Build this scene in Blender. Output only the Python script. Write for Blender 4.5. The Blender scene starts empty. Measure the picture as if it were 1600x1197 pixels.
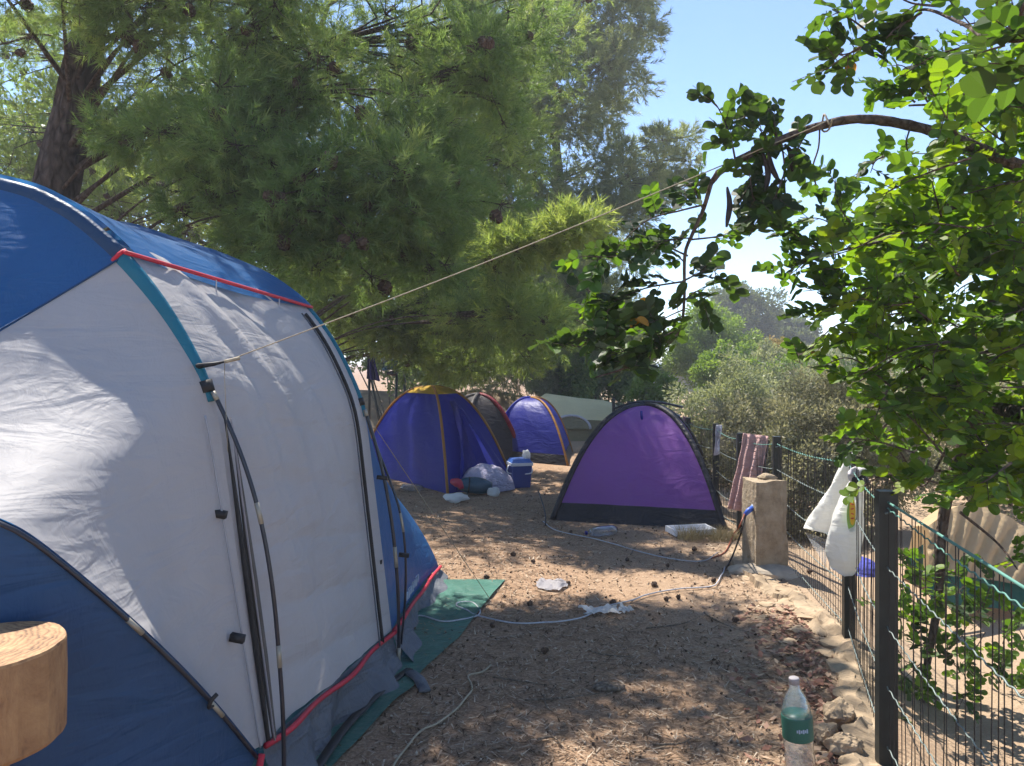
import bpy, math, random
import numpy as np
from mathutils import Vector, Matrix
random.seed(7); rng = np.random.default_rng(7)
C = bpy.context.scene.collection
SC = bpy.context.scene
# ------------------------------------------------------------------ camera
F, HX, HY, CH = 1180.0, 800.0, 565.0, 1.5          # focal px (1600 wide), horizon, camera height
cam_d = bpy.data.cameras.new('camera'); cam = bpy.data.objects.new('camera', cam_d); C.objects.link(cam)
cam.location = (0, 0, CH); cam.rotation_euler = (math.pi/2, 0, 0)
cam_d.sensor_width = 36; cam_d.lens = F/1600*36; cam_d.shift_y = -33.5/1600
cam_d.clip_start = 0.05; cam_d.clip_end = 2000
cam_d.dof.use_dof = False
SC.camera = cam
# ------------------------------------------------------------------ sky and sun
SUN_AZ, SUN_EL = math.radians(-33), math.radians(59)     # azimuth from +Y towards +X
W = bpy.data.worlds.new('World'); SC.world = W; W.use_nodes = True
nt = W.node_tree; nt.nodes.clear()
sky = nt.nodes.new('ShaderNodeTexSky'); sky.sky_type = 'NISHITA'; sky.sun_disc = False
sky.sun_elevation = SUN_EL; sky.sun_rotation = SUN_AZ
sky.air_density = 1.0; sky.dust_density = 0.0; sky.ozone_density = 1.5; sky.altitude = 3000
bg = nt.nodes.new('ShaderNodeBackground'); bg.inputs['Strength'].default_value = 0.084
ow = nt.nodes.new('ShaderNodeOutputWorld')
nt.links.new(sky.outputs[0], bg.inputs[0]); nt.links.new(bg.outputs[0], ow.inputs[0])
sd = bpy.data.lights.new('sun', 'SUN'); sd.energy = 3.0; sd.angle = math.radians(0.53); sd.color = (1, .94, .84)
so = bpy.data.objects.new('sun', sd); C.objects.link(so)
SDIR = Vector((math.sin(SUN_AZ)*math.cos(SUN_EL), math.cos(SUN_AZ)*math.cos(SUN_EL), math.sin(SUN_EL)))
so.rotation_euler = SDIR.to_track_quat('Z', 'Y').to_euler()
vs = SC.view_settings; vs.view_transform = 'Standard'; vs.look = 'None'; vs.exposure = 1.9; vs.gamma = 1
SC.render.engine = 'CYCLES'
cy = SC.cycles
cy.use_denoising = True; cy.max_bounces = 9; cy.diffuse_bounces = 5; cy.glossy_bounces = 2
cy.transmission_bounces = 6; cy.transparent_max_bounces = 8; cy.sample_clamp_indirect = 6
cy.use_adaptive_sampling = True; cy.adaptive_threshold = 0.02; cy.caustics_reflective = False; cy.caustics_refractive = False

# ------------------------------------------------------------------ pixel to place
def ray(px, py): return np.array([(px-HX)/F, 1.0, (HY-py)/F])
def at(px, py, d): return np.array([0, 0, CH]) + ray(px, py)*d
def gr(px, py, z=0.0): return at(px, py, (CH-z)*F/(py-HY))
def onp(px, py, p0, n):
    r = ray(px, py); o = np.array([0, 0, CH]); n = np.asarray(n, float)
    return o + r*(np.dot(np.asarray(p0)-o, n)/np.dot(r, n))

# ------------------------------------------------------------------ node helpers
def nmat(name):
    m = bpy.data.materials.new(name); m.use_nodes = True
    m.node_tree.nodes.clear()
    return m, m.node_tree
def nd(t, typ, **kw):
    n = t.nodes.new(typ)
    for k, v in kw.items():
        if k in n.inputs.keys() and not hasattr(n, k): n.inputs[k].default_value = v
        else:
            try: setattr(n, k, v)
            except Exception: n.inputs[k].default_value = v
    return n
def ramp(t, fac, stops):
    r = t.nodes.new('ShaderNodeValToRGB'); e = r.color_ramp.elements
    while len(e) < len(stops): e.new(.5)
    for i, (p, c) in enumerate(stops): e[i].position = p; e[i].color = (*c, 1)
    t.links.new(fac, r.inputs[0]); return r.outputs[0]
def coords(t, scale=(1, 1, 1), obj=True):
    tc = t.nodes.new('ShaderNodeTexCoord'); mp = t.nodes.new('ShaderNodeMapping'); mp.inputs['Scale'].default_value = scale
    t.links.new(tc.outputs['Object' if obj else 'Generated'], mp.inputs[0]); return mp.outputs[0]
def noise(t, vec, scale, detail=4, rough=.55, dist=0):
    n = t.nodes.new('ShaderNodeTexNoise'); n.inputs['Scale'].default_value = scale; n.inputs['Detail'].default_value = detail
    n.inputs['Roughness'].default_value = rough; n.inputs['Distortion'].default_value = dist
    t.links.new(vec, n.inputs['Vector']); return n.outputs['Fac']
def bump(t, h, strength, dist=.01):
    b = t.nodes.new('ShaderNodeBump'); b.inputs['Strength'].default_value = strength; b.inputs['Distance'].default_value = dist
    t.links.new(h, b.inputs['Height']); return b.outputs[0]
def out(t, sh): o = t.nodes.new('ShaderNodeOutputMaterial'); t.links.new(sh, o.inputs[0])
def hexl(r, g, b):
    f = lambda c: (c/255/12.92) if c/255 <= .04045 else ((c/255+.055)/1.055)**2.4
    return (f(r), f(g), f(b))

def plain(name, col, rough=.6, var=.25, scale=8, bmp=.15, metal=0, spec=.4, bscale=None):
    m, t = nmat(name); v = coords(t)
    n = noise(t, v, scale, 5)
    lo = tuple(c*(1-var) for c in col); hi = tuple(min(1, c*(1+var)) for c in col)
    c = ramp(t, n, [(.3, lo), (.7, hi)])
    p = nd(t, 'ShaderNodeBsdfPrincipled'); t.links.new(c, p.inputs['Base Color'])
    p.inputs['Roughness'].default_value = rough; p.inputs['Metallic'].default_value = metal; p.inputs['Specular IOR Level'].default_value = spec
    t.links.new(bump(t, noise(t, v, bscale or scale*5, 4), bmp, .004), p.inputs['Normal'])
    out(t, p.outputs[0]); return m
def fabric(name, col, trans=.3, rough=.5, wr=.5, spec=.35, dirt=.12, tcol=None, wscale=3.0):
    m, t = nmat(name); v = coords(t)
    n = noise(t, v, 2.2, 6, .6)
    c = ramp(t, n, [(.3, tuple(k*(1-dirt) for k in col)), (.7, tuple(min(1, k*(1+dirt)) for k in col))])
    p = nd(t, 'ShaderNodeBsdfPrincipled'); t.links.new(c, p.inputs['Base Color'])
    p.inputs['Roughness'].default_value = rough; p.inputs['Specular IOR Level'].default_value = spec
    v2 = coords(t, (1.0, 1.0, 3.2))
    w1 = noise(t, v2, wscale, 3, .5, 1.2); w2 = noise(t, v, 90, 2)
    w3 = noise(t, coords(t, (2.5, 2.5, .8)), 6, 4, .55, .8)
    a = nd(t, 'ShaderNodeMath', operation='MULTIPLY_ADD'); t.links.new(w2, a.inputs[0]); a.inputs[1].default_value = .012; t.links.new(w1, a.inputs[2])
    a2 = nd(t, 'ShaderNodeMath', operation='MULTIPLY_ADD'); t.links.new(w3, a2.inputs[0]); a2.inputs[1].default_value = .35; t.links.new(a.outputs[0], a2.inputs[2])
    b = bump(t, a2.outputs[0], wr, .05); t.links.new(b, p.inputs['Normal'])
    tr = nd(t, 'ShaderNodeBsdfTranslucent')
    if tcol: tr.inputs[0].default_value = (*tcol, 1)
    else: t.links.new(c, tr.inputs[0])
    t.links.new(b, tr.inputs['Normal'])
    mx = nd(t, 'ShaderNodeMixShader'); mx.inputs[0].default_value = trans
    t.links.new(p.outputs[0], mx.inputs[1]); t.links.new(tr.outputs[0], mx.inputs[2]); out(t, mx.outputs[0]); return m
def leafm(name, stops, trans=.35, tboost=(1.5, 1.6, .6), rough=.5, spec=.4):
    """foliage: colour from the per-face value 'v'"""
    m, t = nmat(name)
    a = nd(t, 'ShaderNodeAttribute', attribute_name='v')
    c = ramp(t, a.outputs['Fac'], stops)
    p = nd(t, 'ShaderNodeBsdfPrincipled'); t.links.new(c, p.inputs['Base Color']); p.inputs['Roughness'].default_value = rough
    p.inputs['Specular IOR Level'].default_value = spec
    mm = nd(t, 'ShaderNodeMix', data_type='RGBA', blend_type='MULTIPLY'); mm.inputs[0].default_value = 1
    t.links.new(c, mm.inputs[6]); mm.inputs[7].default_value = (*tboost, 1)
    tr = nd(t, 'ShaderNodeBsdfTranslucent'); t.links.new(mm.outputs[2], tr.inputs[0])
    mx = nd(t, 'ShaderNodeMixShader'); mx.inputs[0].default_value = trans
    t.links.new(p.outputs[0], mx.inputs[1]); t.links.new(tr.outputs[0], mx.inputs[2]); out(t, mx.outputs[0]); return m
def barkm(name, c1, c2, scale=6, zs=.35):
    m, t = nmat(name); v = coords(t, (1, 1, zs))
    vo = nd(t, 'ShaderNodeTexVoronoi', feature='DISTANCE_TO_EDGE'); vo.inputs['Scale'].default_value = scale*2; t.links.new(v, vo.inputs['Vector'])
    n = noise(t, v, scale*3, 6, .65)
    a = nd(t, 'ShaderNodeMath', operation='MULTIPLY_ADD'); t.links.new(vo.outputs['Distance'], a.inputs[0]); a.inputs[1].default_value = 1.2; t.links.new(n, a.inputs[2])
    c = ramp(t, a.outputs[0], [(.3, c1), (1.0, c2)])
    p = nd(t, 'ShaderNodeBsdfPrincipled'); t.links.new(c, p.inputs['Base Color']); p.inputs['Roughness'].default_value = .9; p.inputs['Specular IOR Level'].default_value = .15
    t.links.new(bump(t, a.outputs[0], .9, .03), p.inputs['Normal']); out(t, p.outputs[0]); return m

# ------------------------------------------------------------------ object helpers
def tag(o, label=None, cat=None, group=None, kind=None):
    if label: o['label'] = label
    if cat: o['category'] = cat
    if group: o['group'] = group
    if kind: o['kind'] = kind
    return o
def empty(name, loc=(0, 0, 0), label=None, cat=None, group=None):
    o = bpy.data.objects.new(name, None); C.objects.link(o); o.location = loc; o.empty_display_size = .1
    return tag(o, label, cat, group)
def link(name, me, parent=None):
    o = bpy.data.objects.new(name, me); C.objects.link(o)
    if parent is not None:
        o.parent = parent
        ml = parent_world(parent).inverted(); o.matrix_parent_inverse = ml
    return o
def parent_world(o):
    m = Matrix.LocRotScale(o.location, o.rotation_euler, o.scale)
    if o.parent is not None: m = parent_world(o.parent) @ o.matrix_parent_inverse @ m
    return m
def mesh(name, V, Fc, mat, parent=None, smooth=True, orient=None):
    me = bpy.data.meshes.new(name); me.from_pydata([tuple(map(float, v)) for v in V], [], [tuple(map(int, f)) for f in Fc]); me.update()
    if smooth: me.polygons.foreach_set('use_smooth', [True]*len(me.polygons))
    me.materials.append(mat); return link(name, me, parent)
def soup(name, P, mat, parent=None, val=None):
    """P (n,k,3): n separate polygons of k corners, val (n,) -> face attribute v"""
    n, k, _ = P.shape; me = bpy.data.meshes.new(name)
    me.vertices.add(n*k); me.vertices.foreach_set('co', P.reshape(-1).astype(np.float32))
    me.loops.add(n*k); me.loops.foreach_set('vertex_index', np.arange(n*k, dtype=np.int32))
    me.polygons.add(n); me.polygons.foreach_set('loop_start', np.arange(0, n*k, k, dtype=np.int32))
    try: me.polygons.foreach_set('loop_total', np.full(n, k, dtype=np.int32))
    except Exception: pass
    at_ = me.attributes.new('v', 'FLOAT', 'FACE')
    at_.data.foreach_set('value', (val if val is not None else rng.random(n)).astype(np.float32))
    me.update(calc_edges=True); me.materials.append(mat); return link(name, me, parent)
class MB:
    def __init__(s): s.v = []; s.f = []
    def add(s, V, Fc):
        o = len(s.v); s.v += [tuple(map(float, v)) for v in V]; s.f += [tuple(int(i)+o for i in f) for f in Fc]; return s
    def box(s, c, size, R=None):
        x, y, z = [k/2 for k in size]
        V = [Vector((a*x, b*y, e*z)) for a in (-1, 1) for b in (-1, 1) for e in (-1, 1)]
        if R is not None: V = [R @ p for p in V]
        V = [p + Vector(c) for p in V]
        return s.add(V, [(0, 1, 3, 2), (4, 6, 7, 5), (0, 4, 5, 1), (2, 3, 7, 6), (0, 2, 6, 4), (1, 5, 7, 3)])
    def tube(s, pts, r, n=6, flat=None, cap=True):
        V, Fc = tube(pts, r, n, flat, cap); return s.add(V, Fc)
    def build(s, name, mat, parent=None, smooth=True): return mesh(name, s.v, s.f, mat, parent, smooth)
def tube(pts, r, n=6, flat=None, cap=True):
    """flat=(axis vector, thin factor): squash along that axis"""
    P = np.array([list(p) for p in pts], float); m = len(P)
    R = np.full(m, r) if np.isscalar(r) else np.interp(np.linspace(0, 1, m), np.linspace(0, 1, len(r)), r)
    T = np.gradient(P, axis=0); T /= np.linalg.norm(T, axis=1)[:, None]+1e-9
    up = np.array([0, 0, 1.0]) if abs(T[0][2]) < .9 else np.array([1.0, 0, 0])
    V = []; a = up
    for i in range(m):
        a = a - T[i]*np.dot(a, T[i]); a /= np.linalg.norm(a)+1e-9; b = np.cross(T[i], a)
        for k in range(n):
            th = 2*math.pi*k/n; o = (a*math.cos(th)+b*math.sin(th))*R[i]
            if flat is not None: o = o - flat[0]*np.dot(o, flat[0])*(1-flat[1])
            V.append(P[i]+o)
    Fc = [(i*n+k, i*n+(k+1) % n, (i+1)*n+(k+1) % n, (i+1)*n+k) for i in range(m-1) for k in range(n)]
    if cap: Fc += [tuple(range(n))[::-1], tuple(range((m-1)*n, m*n))]
    return V, Fc
def curve(pts, n=24):
    """Catmull-Rom through pts"""
    P = np.array([list(p) for p in pts], float)
    if len(P) < 3: return P[0]+(P[-1]-P[0])*np.linspace(0, 1, n)[:, None]
    Q = np.vstack([2*P[0]-P[1], P, 2*P[-1]-P[-2]]); res = []
    L = np.r_[0, np.cumsum(np.linalg.norm(np.diff(P, axis=0), axis=1))]; tt = np.linspace(0, L[-1], n)
    for t in tt:
        i = min(np.searchsorted(L, t, side='right')-1, len(P)-2); u = (t-L[i])/(L[i+1]-L[i]+1e-9)
        p0, p1, p2, p3 = Q[i:i+4]
        res.append(.5*((2*p1)+(-p0+p2)*u+(2*p0-5*p1+4*p2-p3)*u*u+(-p0+3*p1-3*p2+p3)*u**3))
    return np.array(res)
def grid(A):
    """A (n,m,3) -> verts, faces"""
    n, m, _ = A.shape
    return A.reshape(-1, 3), [(i*m+j, i*m+j+1, (i+1)*m+j+1, (i+1)*m+j) for i in range(n-1) for j in range(m-1)]
def norm(v): return v/(np.linalg.norm(v, axis=-1, keepdims=True)+1e-9)
def lathe(prof, n=20, c=(0, 0, 0)):
    V = []; Fc = []
    for r, z in prof:
        for k in range(n): V.append((c[0]+r*math.cos(2*math.pi*k/n), c[1]+r*math.sin(2*math.pi*k/n), c[2]+z))
    for i in range(len(prof)-1):
        for k in range(n): Fc.append((i*n+k, i*n+(k+1) % n, (i+1)*n+(k+1) % n, (i+1)*n+k))
    Fc += [tuple(range(n))[::-1], tuple(range((len(prof)-1)*n, len(prof)*n))]
    return V, Fc
def fbm(x, y, s=1.0, seed=0):
    r = np.random.default_rng(int(abs(seed)*10)); z = np.zeros(np.broadcast(x, y).shape); a = 1.0
    for o in range(4):
        for _ in range(3):
            th = r.random()*6.28; ph = r.random()*6.28; k = s*(1.9**o)*(.7+.6*r.random())
            z += a*np.sin(k*(x*math.cos(th)+y*math.sin(th))+ph)
        a *= .5
    return z/4.0
def rock(rad, seed, sub=2, squash=(1, 1, .7), rough=.25):
    import bmesh
    bm = bmesh.new(); bmesh.ops.create_icosphere(bm, subdivisions=sub, radius=1)
    r = np.random.default_rng(seed); V = np.array([v.co[:] for v in bm.verts])
    planes = norm(r.normal(size=(9, 3)))
    for p in planes:
        dd = V@p; k = .62+.3*r.random(); ex = np.clip(dd-k, 0, None); V = V - p*ex[:, None]*.85
    V = V*(1+rough*.3*fbm(V[:, 0]*3, V[:, 1]*3+V[:, 2]*2, 2, seed)[:, None])
    Fc = [tuple(v.index for v in f.verts) for f in bm.faces]; bm.free()
    return V*np.array(squash)*rad, Fc

# ------------------------------------------------------------------ materials
M = {}
M['grey'] = fabric('grey_fabric', (.52, .50, .50), .40, .55, .32, .12, .05)
M['greydark'] = fabric('mudflap_fabric', (.10, .11, .13), .08, .6, .8, .3, .25)
M['blue'] = fabric('blue_fabric', (.022, .115, .30), .38, .45, .3, .3, .10, (.045, .20, .46))
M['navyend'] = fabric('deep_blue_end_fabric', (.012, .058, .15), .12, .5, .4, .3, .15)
M['navy'] = fabric('navy_fabric', (.012, .045, .11), .12, .5, .3, .3, .1)
M['teal'] = fabric('teal_fabric', (.010, .15, .23), .2, .5, .3, .3, .08)
M['red'] = plain('red_piping', (.45, .02, .04), .6, .15)
M['purple'] = fabric('purple_fabric', (.32, .135, .45), .48, .5, .25, .22, .06, (.56, .25, .76))
M['black'] = fabric('black_fabric', (.012, .011, .016), .02, .5, .5, .35, .2)
M['tblue'] = fabric('ultramarine_fabric', (.022, .027, .23), .45, .45, .25, .22, .08, (.07, .09, .62))
M['innerblue'] = fabric('inner_blue_fabric', (.075, .10, .46), .4, .6, .4, .2, .08)
M['tblue2'] = fabric('deep_blue_fabric', (.028, .036, .27), .42, .45, .25, .22, .08, (.07, .09, .58))
M['orange'] = fabric('orange_trim', (.40, .19, .05), .3, .6, .3, .2, .1)
M['yellow'] = fabric('yellow_fabric', (.62, .38, .03), .4, .5, .3, .2, .1)
M['maroon'] = fabric('charcoal_fabric', (.022, .016, .020), .12, .6, .5, .3, .2)
M['darkred'] = fabric('dark_red_trim', (.20, .012, .025), .15, .6, .3, .2, .1)
M['palegrey'] = fabric('pale_grey_fabric', (.36, .34, .36), .3, .6, .4, .2, .1)
M['cream'] = fabric('cream_fabric', (.86, .77, .45), .35, .6, .3, .2, .06)
M['olive'] = fabric('olive_fabric', (.24, .21, .12), .2, .6, .8, .3, .1)
M['tarp'] = fabric('green_tarp', (.045, .14, .11), .03, .42, .5, .45, .25)
M['seamgrey'] = plain('grey_seam', (.30, .30, .32), .7, .1)
M['rainflap'] = plain('taupe_binding', (.09, .085, .08), .7, .2)
M['strap'] = plain('black_strap', (.012, .012, .014), .6, .3)
M['pole'] = plain('black_fibreglass', (.008, .010, .02), .35, .3, spec=.5)
M['ferrule'] = plain('cream_ferrule', (.28, .26, .21), .35, .1, metal=.3)
M['cord'] = plain('white_cord', (.42, .42, .45), .7, .15, 60)
M['cordbrown'] = plain('tan_cord', (.32, .27, .19), .8, .2, 60)
M['cable'] = plain('black_cable', (.015, .012, .012), .5, .2)
M['cablered'] = plain('red_brown_cable', (.22, .06, .03), .5, .2)
M['white'] = plain('white_plastic', (.72, .72, .74), .4, .06)
M['cloth'] = fabric('white_cloth', (.60, .58, .62), .2, .8, .8, .1, .12)
M['sheet'] = fabric('lilac_sheet', (.50, .47, .62), .15, .8, 1.0, .1, .18, wscale=14)
M['towel'] = fabric('pink_towel', (.50, .32, .30), .15, .95, .7, .05, .12, wscale=9)
M['cooler'] = plain('blue_plastic', (.02, .05, .24), .35, .08, spec=.5)
M['coolerlid'] = plain('mid_blue_plastic', (.05, .13, .42), .35, .08, spec=.5)
M['bagmat'] = fabric('shopping_bag_plastic', (.82, .81, .78), .45, .35, .5, .4, .04)
M['printy'] = plain('yellow_print', (.75, .45, .03), .4, .1)
M['printg'] = plain('green_print', (.30, .48, .10), .4, .1)
M['printr'] = plain('red_print', (.60, .06, .03), .4, .1)
M['paleprint'] = plain('pale_print', (.30, .38, .50), .6, .1)
M['steel'] = plain('dark_green_steel', (.010, .014, .013), .45, .3, 20)
M['wire'] = plain('black_wire', (.012, .010, .010), .5, .3)
M['wiregreen'] = plain('green_coated_wire', (.10, .24, .20), .5, .3)
M['wiregalv'] = plain('galvanised_wire', (.17, .21, .20), .5, .2, metal=.2)
M['wine'] = plain('red_sack', (.35, .02, .05), .6, .2)
M['sleep'] = fabric('teal_sleeping_bag', (.01, .06, .10), .02, .3, .6, .5, .3)
M['jacket'] = fabric('indigo_jacket', (.020, .018, .10), .05, .8, .7, .1, .2)
M['beige'] = fabric('beige_canvas', (.46, .34, .20), .2, .7, .3, .15, .08)
M['dkgreen'] = fabric('bottle_green_canvas', (.012, .075, .055), .1, .6, .4, .3, .12)
M['bcloth'] = fabric('blue_cloth', (.10, .11, .45), .2, .8, .7, .1, .15)
M['carpaint'] = plain('silver_paint', (.35, .37, .40), .3, .05, metal=.4)
M['carglass'] = plain('dark_glass', (.02, .025, .03), .1, .1, spec=.6)
M['tyre'] = plain('tyre_rubber', (.015, .015, .015), .8, .2)
M['cone'] = plain('pine_cone', (.075, .045, .03), .85, .4, 30, .5)
M['pod'] = plain('carob_pod', (.018, .010, .009), .6, .3)
M['stone'] = plain('limestone', (.34, .29, .23), .9, .28, 7, .6, spec=.15, bscale=30)
M['twig'] = barkm('weathered_twig', (.09, .065, .048), (.30, .24, .185), 20)
M['edge'] = plain('earthy_limestone', (.33, .25, .17), .95, .3, 9, .9, spec=.08, bscale=40)
M['bark_pine'] = barkm('pine_bark', (.018, .013, .011), (.105, .082, .07), 8, .45)
M['bark_thin'] = barkm('pine_limb_bark', (.03, .022, .016), (.13, .10, .08), 14)
M['bark_carob'] = barkm('carob_bark', (.05, .034, .028), (.19, .145, .12), 16, .6)
M['bark_grey'] = barkm('olive_bark', (.05, .045, .04), (.2, .18, .15), 10, .5)
def stops(*c): return [(i/(len(c)-1), k) for i, k in enumerate(c)]
M['needle1'] = leafm('pine_needles_near', stops((.085, .135, .05), (.132, .205, .075), (.185, .26, .095), (.27, .32, .12)), .55, (1.6, 1.6, .9))
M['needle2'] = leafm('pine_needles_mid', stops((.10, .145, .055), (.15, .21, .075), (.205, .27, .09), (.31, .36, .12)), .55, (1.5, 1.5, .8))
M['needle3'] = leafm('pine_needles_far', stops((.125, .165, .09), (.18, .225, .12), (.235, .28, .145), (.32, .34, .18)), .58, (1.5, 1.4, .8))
M['carobleaf'] = leafm('carob_leaves', stops((.030, .052, .026), (.048, .088, .028), (.07, .14, .025), (.12, .20, .02), (.16, .22, .02)), .48, (1.9, 1.95, .5), .5, .3)
M['yleaf'] = leafm('yellowed_leaves', stops((.42, .20, .02), (.48, .28, .03)), .4, (1.2, 1.1, .5))
M['olive_leaf'] = leafm('olive_leaves', stops((.10, .105, .055), (.19, .19, .105), (.30, .285, .175), (.48, .43, .31)), .42, (1.1, 1.1, .8), .6)
M['lime'] = leafm('lime_green_leaves', stops((.09, .16, .035), (.15, .23, .05), (.21, .29, .07)), .45, (1.4, 1.4, .6))
M['sagegreen'] = leafm('sage_leaves', stops((.15, .18, .10), (.24, .265, .16), (.36, .37, .25)), .42, (1.2, 1.2, .7))
M['fargreen'] = leafm('far_pine_leaves', stops((.07, .10, .055), (.12, .155, .075), (.20, .23, .10)), .4, (1.2, 1.2, .7))
M['yellowbush'] = leafm('yellow_bush_leaves', stops((.28, .20, .03), (.38, .26, .05), (.2, .2, .05)), .3, (1.1, 1.1, .6))
M['litter'] = leafm('needle_litter', stops((.05, .03, .02), (.15, .10, .065), (.28, .20, .14), (.50, .41, .31)), .05, (1, 1, 1), .9, .1)
M['dryleaf'] = leafm('dry_leaves', stops((.13, .06, .04), (.24, .115, .08), (.36, .21, .15), (.45, .33, .23)), .12, (1, 1, 1), .8, .2)
M['drygrass'] = leafm('dry_grass', stops((.3, .24, .12), (.45, .38, .22)), .2, (1, 1, 1), .8, .2)
M['chalk'] = plain('earth_bank', (.24, .18, .13), .95, .3, 3, .6, spec=.1)

def ground_mat():
    m, t = nmat('needle_strewn_earth'); v = coords(t)
    n1 = noise(t, v, .55, 5, .6); n2 = noise(t, v, 9, 6, .7); n3 = noise(t, v, 70, 5, .75)
    base = ramp(t, n2, [(.28, (.14, .085, .052)), (.5, (.29, .185, .118)), (.72, (.43, .30, .20))])
    straw = ramp(t, n3, [(.32, (.065, .038, .023)), (.5, (.27, .175, .112)), (.68, (.52, .38, .26))])
    mx = nd(t, 'ShaderNodeMix', data_type='RGBA'); mx.inputs[0].default_value = .55
    t.links.new(base, mx.inputs[6]); t.links.new(straw, mx.inputs[7])
    sand = ramp(t, n3, [(.3, (.27, .19, .125)), (.7, (.42, .315, .22))])
    # sandy soil away from the pines (to the right, beyond the fence), an actual change of soil
    tc = nd(t, 'ShaderNodeTexCoord'); sp = nd(t, 'ShaderNodeSeparateXYZ'); t.links.new(tc.outputs['Object'], sp.inputs[0])
    a = nd(t, 'ShaderNodeMath', operation='MULTIPLY_ADD'); t.links.new(n1, a.inputs[0]); a.inputs[1].default_value = 2.2; t.links.new(sp.outputs[0], a.inputs[2])
    f = nd(t, 'ShaderNodeMapRange'); t.links.new(a.outputs[0], f.inputs[0]); f.inputs[1].default_value = 1.6; f.inputs[2].default_value = 3.1
    m2 = nd(t, 'ShaderNodeMix', data_type='RGBA'); t.links.new(f.outputs[0], m2.inputs[0]); t.links.new(mx.outputs[2], m2.inputs[6]); t.links.new(sand, m2.inputs[7])
    p = nd(t, 'ShaderNodeBsdfPrincipled'); t.links.new(m2.outputs[2], p.inputs['Base Color']); p.inputs['Roughness'].default_value = .95; p.inputs['Specular IOR Level'].default_value = .1
    ad = nd(t, 'ShaderNodeMath', operation='MULTIPLY_ADD'); t.links.new(n3, ad.inputs[0]); ad.inputs[1].default_value = .5; t.links.new(n2, ad.inputs[2])
    t.links.new(bump(t, ad.outputs[0], .7, .02), p.inputs['Normal']); out(t, p.outputs[0]); return m
M['ground'] = ground_mat()
def conc_mat():
    m, t = nmat('rough_concrete'); v = coords(t)
    n = noise(t, v, 9, 8, .7); n2 = noise(t, v, 60, 5, .7)
    c = ramp(t, n, [(.3, (.20, .15, .10)), (.5, (.33, .26, .18)), (.7, (.42, .345, .255))])
    p = nd(t, 'ShaderNodeBsdfPrincipled'); t.links.new(c, p.inputs['Base Color']); p.inputs['Roughness'].default_value = .95; p.inputs['Specular IOR Level'].default_value = .1
    ad = nd(t, 'ShaderNodeMath', operation='MULTIPLY_ADD'); t.links.new(n2, ad.inputs[0]); ad.inputs[1].default_value = .4; t.links.new(n, ad.inputs[2])
    t.links.new(bump(t, ad.outputs[0], .8, .02), p.inputs['Normal']); out(t, p.outputs[0]); return m
M['concrete'] = conc_mat()
def wood_mat(top):
    m, t = nmat('sawn_wood_top' if top else 'sawn_wood_side')
    if top:
        v = coords(t); wv = nd(t, 'ShaderNodeTexWave', wave_type='RINGS', rings_direction='Z'); wv.inputs['Scale'].default_value = 24; wv.inputs['Distortion'].default_value = 9
        wv.inputs['Detail'].default_value = 4; wv.inputs['Detail Scale'].default_value = 1.2; t.links.new(v, wv.inputs[0]); w = wv.outputs['Fac']
        n = noise(t, v, 14, 6, .7)
    else:
        v = coords(t, (1, 1, .16)); w = noise(t, v, 120, 8, .75); n = noise(t, coords(t, (1, 1, .5)), 11, 8, .75, .6)
    a = nd(t, 'ShaderNodeMath', operation='MULTIPLY_ADD'); t.links.new(w, a.inputs[0]); a.inputs[1].default_value = .16; t.links.new(n, a.inputs[2])
    c = ramp(t, a.outputs[0], [(.36, (.06, .026, .012)), (.5, (.24, .125, .055)), (.85, (.46, .28, .13))])
    p = nd(t, 'ShaderNodeBsdfPrincipled'); t.links.new(c, p.inputs['Base Color']); p.inputs['Roughness'].default_value = .75
    t.links.new(bump(t, a.outputs[0], .5, .008), p.inputs['Normal']); out(t, p.outputs[0]); return m
M['woodtop'], M['woodside'] = wood_mat(True), wood_mat(False)
def clear_plastic():
    m, t = nmat('clear_plastic')
    g = nd(t, 'ShaderNodeBsdfGlossy'); g.inputs['Roughness'].default_value = .12
    tr = nd(t, 'ShaderNodeBsdfTransparent'); tr.inputs[0].default_value = (.86, .89, .92, 1)
    df = nd(t, 'ShaderNodeBsdfTranslucent'); df.inputs[0].default_value = (.6, .63, .68, 1)
    fr = nd(t, 'ShaderNodeLayerWeight'); fr.inputs[0].default_value = .35
    b = bump(t, noise(t, coords(t), 30, 3), .4, .01); t.links.new(b, g.inputs['Normal'])
    m1 = nd(t, 'ShaderNodeMixShader'); m1.inputs[0].default_value = .22; t.links.new(tr.outputs[0], m1.inputs[1]); t.links.new(df.outputs[0], m1.inputs[2])
    m2 = nd(t, 'ShaderNodeMixShader'); t.links.new(fr.outputs['Facing'], m2.inputs[0]); t.links.new(m1.outputs[0], m2.inputs[1]); t.links.new(g.outputs[0], m2.inputs[2])
    out(t, m2.outputs[0]); return m
M['clear'] = clear_plastic()

# ------------------------------------------------------------------ ground
def zg(x, y):
    """ground height: gentle unevenness, a low drop beyond the fence"""
    b = fbm(x, y, 1.6, 3)*.012 + fbm(x, y, .5, 5)*.03*np.clip(y-6, 0, 8)/8
    xf = np.interp(y, [0, 1.7, 2.8, 4.0, 5.85, 8, 14], [1.0, 1.2, 1.42, 1.84, 2.1, 2.0, 1.9])
    s = np.clip((x-xf)/.35, 0, 1); s = s*s*(3-2*s)
    far = np.clip((x-3)/12, 0, 1)
    return b - .10*s - .5*far*far*np.clip(y/10, 0, 1)
xs = np.r_[np.linspace(-300, -8, 14), np.arange(-7.5, 7.51, .125), np.linspace(8.5, 300, 16)]
ys = np.r_[np.linspace(-60, -1, 6), np.arange(0, 16.01, .125), np.linspace(17, 500, 22)]
X, Y = np.meshgrid(xs, ys, indexing='ij'); Z = zg(X, Y)
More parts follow.
